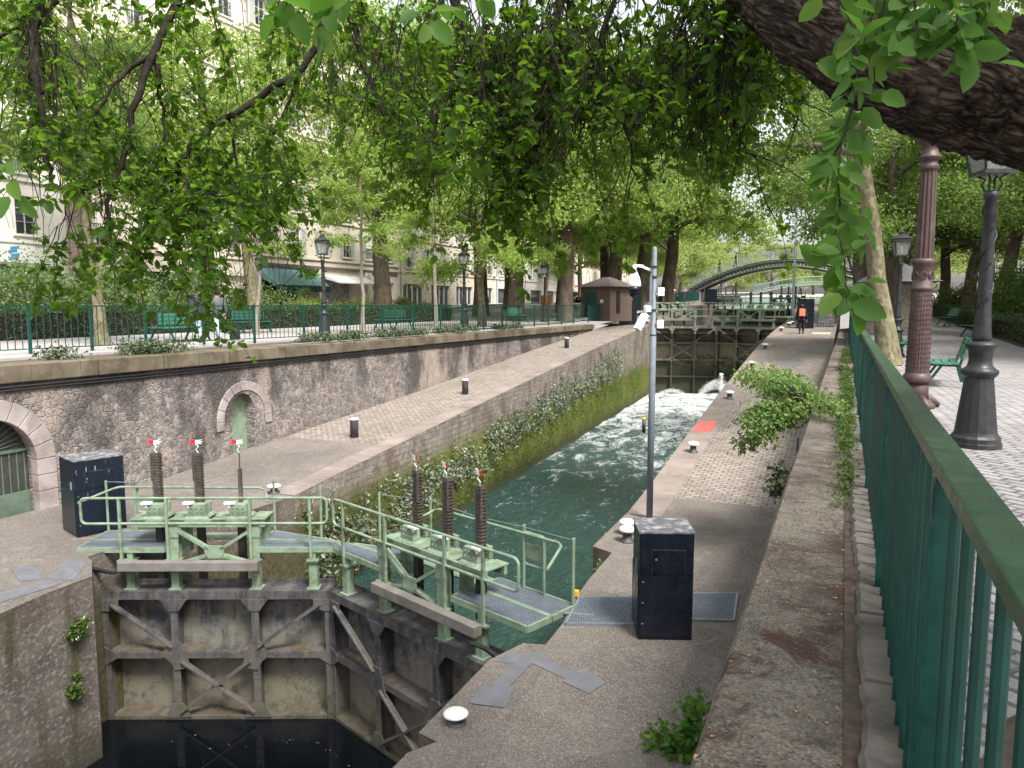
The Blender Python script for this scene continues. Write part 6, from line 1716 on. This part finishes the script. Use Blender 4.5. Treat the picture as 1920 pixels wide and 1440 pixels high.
# drooping strands; how low they reach depends on the bearing from the camera
LOW = [(-120,470),(0,455),(60,430),(105,520),(130,615),(180,630),(220,630),(255,585),(300,555),(340,600),(375,640),(410,560),(480,575),(512,480),(535,430),(560,335),(620,300),(700,355),(760,415),(850,440),(920,465),(1000,385),(1080,425),(1160,372),(1240,330),(1330,335),(1400,330),(1480,255),(1530,200),(1600,150)]
def low(u): return interp(u, LOW)
C_, D_, N_, L_ = [], [], [], []
st = MB(); ng = np.random.default_rng(33)
def strand(p0, length, drift, lw=.0042, sp=.034, lsz=.055, dens=1.0, sides=3):
    n = max(4, int(length/.09)); pts = [Vector(p0)]; d = Vector((drift[0], drift[1], -.55)).normalized()
    for i in range(n):
        d = (d + Vector((rs.gauss(0,.16), rs.gauss(0,.16), -.16))).normalized(); pts.append(pts[-1] + d*(length/n))
    st.tube([loc_(p) for p in pts], [lw*(1-.65*i/n) for i in range(n+1)], sides, False)
    def tuft(q, n):
        m_ = mn2.noise(Vector((q.x*1.5, q.y*1.5, q.z*1.9)))
        if m_ < -.05 and dens > .5: return
        out = Vector((rs.gauss(0,1), rs.gauss(0,1), rs.gauss(-.1,.5))).normalized()
        for _ in range(n):
            side = (out + Vector((rs.gauss(0,.75), rs.gauss(0,.75), rs.gauss(-.25,.55)))).normalized()
            b_ = q + Vector((rs.gauss(0,.012), rs.gauss(0,.012), rs.gauss(0,.012)))
            C_.append(loc_(b_)); D_.append(side); N_.append(Vector((rs.gauss(0,.6), rs.gauss(0,.6), rs.gauss(.8,.5)))); L_.append(lsz*rs.choice((rs.uniform(.4,.8), rs.uniform(.7,1.4), rs.uniform(.8,1.2))))
    for i in range(n):
        a, b = pts[i], pts[i+1]; seg = (b-a).length
        if rs.random() < dens*.95:
            for _ in range(2 if seg > .07 else 1): tuft(a.lerp(b, rs.random()), rs.choice((2,3,3,4)))
        if rs.random() < .26 and length > .35 and (dens < .5 or mn2.noise(Vector((a.x*1.5, a.y*1.5, a.z*1.9))) > .0):
            sd = Vector((rs.gauss(0,1), rs.gauss(0,1), -.4)).normalized(); l2 = rs.uniform(.14,.36); e = a + sd*l2 + Vector((0,0,-.35*l2))
            st.tube([loc_(a), loc_(a.lerp(e,.5)+Vector((0,0,.02))), loc_(e)], [lw*.7, lw*.5, lw*.3], 3, False)
            for j in range(max(1, int(l2/.06*dens))): tuft(a.lerp(e, .3+.7*rs.random()), rs.choice((2,3,4)))
def hang(u, vtop, vbot, d, **kw):
    a, b = P(u, vtop, d), P(u, vbot, d); L = (a-b).length
    strand(a, L, (rs.gauss(0,.25), rs.gauss(0,.25)), **kw)
N_STR = 310
for k in range(N_STR):
    u = rs.uniform(-60, 1540) if k % 2 else rs.uniform(560, 1500); d = rs.uniform(4.2, 6.4); lo = low(u)
    if 1180 < u: d = rs.uniform(3.2, 5.0)
    vb = lo*(1-.72*rs.random()**1.5) + rs.gauss(0, 12); vt = max(-170, vb - rs.uniform(160, 420))
    hang(u, vt, vb, d)
for (u, lo, n) in ((130,632,4),(150,600,2),(232,645,4),(245,600,2),(362,632,6),(378,640,7),(395,590,4),(480,585,4),(505,500,4),(60,470,3),(15,480,4),(300,560,3),(770,440,4),(850,470,5),(930,490,5),(1070,440,5)):
    for _ in range(n):
        vb = lo - abs(rs.gauss(0, 45)); hang(u+rs.gauss(0,16), vb-rs.uniform(140,300), vb, rs.uniform(3.9,4.9), lsz=.06)
for k in range(75):
    u = rs.uniform(590, 1450); lo = low(u); vb = lo*(1-.30*rs.random()) + rs.gauss(0, 10); hang(u, vb-rs.uniform(130,300), vb, rs.uniform(3.6,5.6))
for a in anchors:                                     # shorter twigs from every branch
    for _ in range(2):
        if rs.random() < .48: strand(a, rs.uniform(.25,.75), (rs.gauss(0,.9), rs.gauss(0,.9)))
# bundles of nearly bare drooping twigs under the limb
for (u0, u1, v0, v1, n, d) in ((840,980,40,330,70,4.7), (1000,1140,10,330,60,4.3), (1280,1430,20,330,80,3.7), (50,110,0,330,24,4.3), (930,1010,200,420,34,4.6), (690,760,60,300,14,5.0), (1140,1280,40,330,30,4.2)):
    for _ in range(n):
        u = rs.uniform(u0, u1); vt = rs.uniform(v0-30, v0+120); hang(u, vt, min(low(u)*.97, vt+rs.uniform(120,260)), d*rs.uniform(.93,1.07), dens=.22, lw=.0058)
# the near leafy shoot in front of the leaning plane trunk and sprays on the limb
def spray(path, n, lsz, lw=.004):
    q = smooth([P(*p) for p in path]); st.tube([loc_(p) for p in q], [lw*(1-.6*i/(len(q)-1)) for i in range(len(q))], 5, False)
    for k in range(n):
        f = k/n*(len(q)-1); i = min(int(f), len(q)-2); p = q[i].lerp(q[i+1], f-i); s = 1 if k % 2 else -1
        out = (_r*s*rs.uniform(-.1,1) + Vector((rs.gauss(0,.45), rs.gauss(0,.45), rs.gauss(-.45,.5)))).normalized(); p = p + out*rs.uniform(.0,.05)
        Cn.append(loc_(p)); Dn.append(out); Nn.append(Vector((0,0,.6)) - _f*rs.uniform(-.2,1.2) + Vector((rs.gauss(0,.6), rs.gauss(0,.6), rs.gauss(0,.5)))); Ln.append(lsz*rs.uniform(.75,1.25))
Cn, Dn, Nn, Ln = [], [], [], []
spray([(1612,120,2.3),(1600,195,2.2),(1580,260,2.15),(1572,330,2.1),(1575,400,2.1),(1562,450,2.1)], 56, .068)
spray([(1600,230,2.2),(1560,300,2.15),(1548,370,2.1)], 18, .068)
spray([(1572,440,2.05),(1582,480,1.97),(1586,530,1.94),(1588,572,1.92)], 14, .085, .003)
spray([(1590,480,1.95),(1608,540,1.95),(1630,575,1.95)], 7, .070, .003)
spray([(1600,470,2.2),(1610,420,2.2),(1590,380,2.2)], 12, .080, .003)
for (u, v, n, d) in ((1600,95,12,2.1),(1625,60,12,2.1),(1660,70,12,2.1),(1690,40,14,2.1),(1720,75,14,2.05),(1760,30,16,2.1),(1790,60,16,2.05),(1830,70,14,2.05),(1850,30,14,2.1),(1840,105,9,2.05),(1600,165,8,2.15),(1640,150,6,2.1)):
    spray([(u+rs.gauss(0,25),v-120,d+.1),(u+rs.gauss(0,10),v-50,d+.03),(u,v,d),(u+rs.gauss(0,10),v+22,d-.02)], n, .080, .003)
spray([(900,-40,2.7),(830,0,2.5),(790,40,2.4)], 14, .085); spray([(640,-40,2.4),(600,20,2.2),(590,60,2.2)], 14, .09); spray([(560,-30,2.4),(530,20,2.3)], 8, .085)
spray([(-60,260,2.6),(10,310,2.5),(30,360,2.5)], 16, .08)
st.build('twig', M['twig'], elm)
A = lambda l: np.array([tuple(v) for v in l])
V, F = leaves(A(C_), A(D_), A(N_), np.array(L_), np.array(L_)*.62, 2)
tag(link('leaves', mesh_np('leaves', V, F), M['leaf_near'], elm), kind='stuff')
V, F = leaves(A(Cn), A(Dn), A(Nn), np.array(Ln), np.array(Ln)*.60, 2)
o = link('leaves', mesh_np('leaves', V, F), M['leaf_close'], elm); o['kind'] = 'stuff'; o['label'] = 'large close leaves on shoots beside the limb'
# the elm's own crown above and behind the camera, out of the picture, added to shade the near quay
rg = np.random.default_rng(77); mb = MB(); cen = []
for k in range(46):
    a = rg.uniform(0, 2*PI); q = math.sqrt(rg.random()); x, y = 2.0 + 8.5*q*math.cos(a), .5 + 8.0*q*math.sin(a)
    z = rg.uniform(6.2, 9.5) + max(0, .30*(math.hypot(x, y)-5.5))
    mb.tube([loc_(Vector((2.4,2.4,2.4))), loc_(Vector((1.6+.45*(x-1.6), 1.8+.45*(y-1.8), 4.6+.3*(z-5)))), loc_(Vector((x,y,z)))], [.07,.045,.012], 6, False)
    for t_ in (.6,.8,1.0): cen.append((1.6+t_*(x-1.6)-E0.x, 1.8+t_*(y-1.8)-E0.y, z-.6*(1-t_)-E0.z))
mb.tube([loc_(Vector((2.85,2.75,1.2))), loc_(Vector((2.5,2.5,2.1))), loc_(Vector((2.3,2.3,4.2)))], [.22,.18,.10], 10, False)
mb.build('branch', M['twig'], elm, True)
V, F = blob_leaves(rg, cen, np.full(len(cen), .75), 9000, .17, 1, .6, .5)
ce = V + np.array(tuple(E0)); dd = ce @ np.array(tuple(_f)) - CZ*_f.z; vv_ = 720 - FPX*((ce - np.array([0,0,CZ])) @ np.array(tuple(_u)))/np.maximum(dd, .2)
fv = F[0]; keep = ~(((dd[fv] > .2) & (vv_[fv] > -60)).any(1)); F = [fv[keep]]
tag(link('crown', mesh_np('crown', V, F), M['leaf_near'], elm), kind='stuff')
print('elm leaves', len(C_), len(Cn))
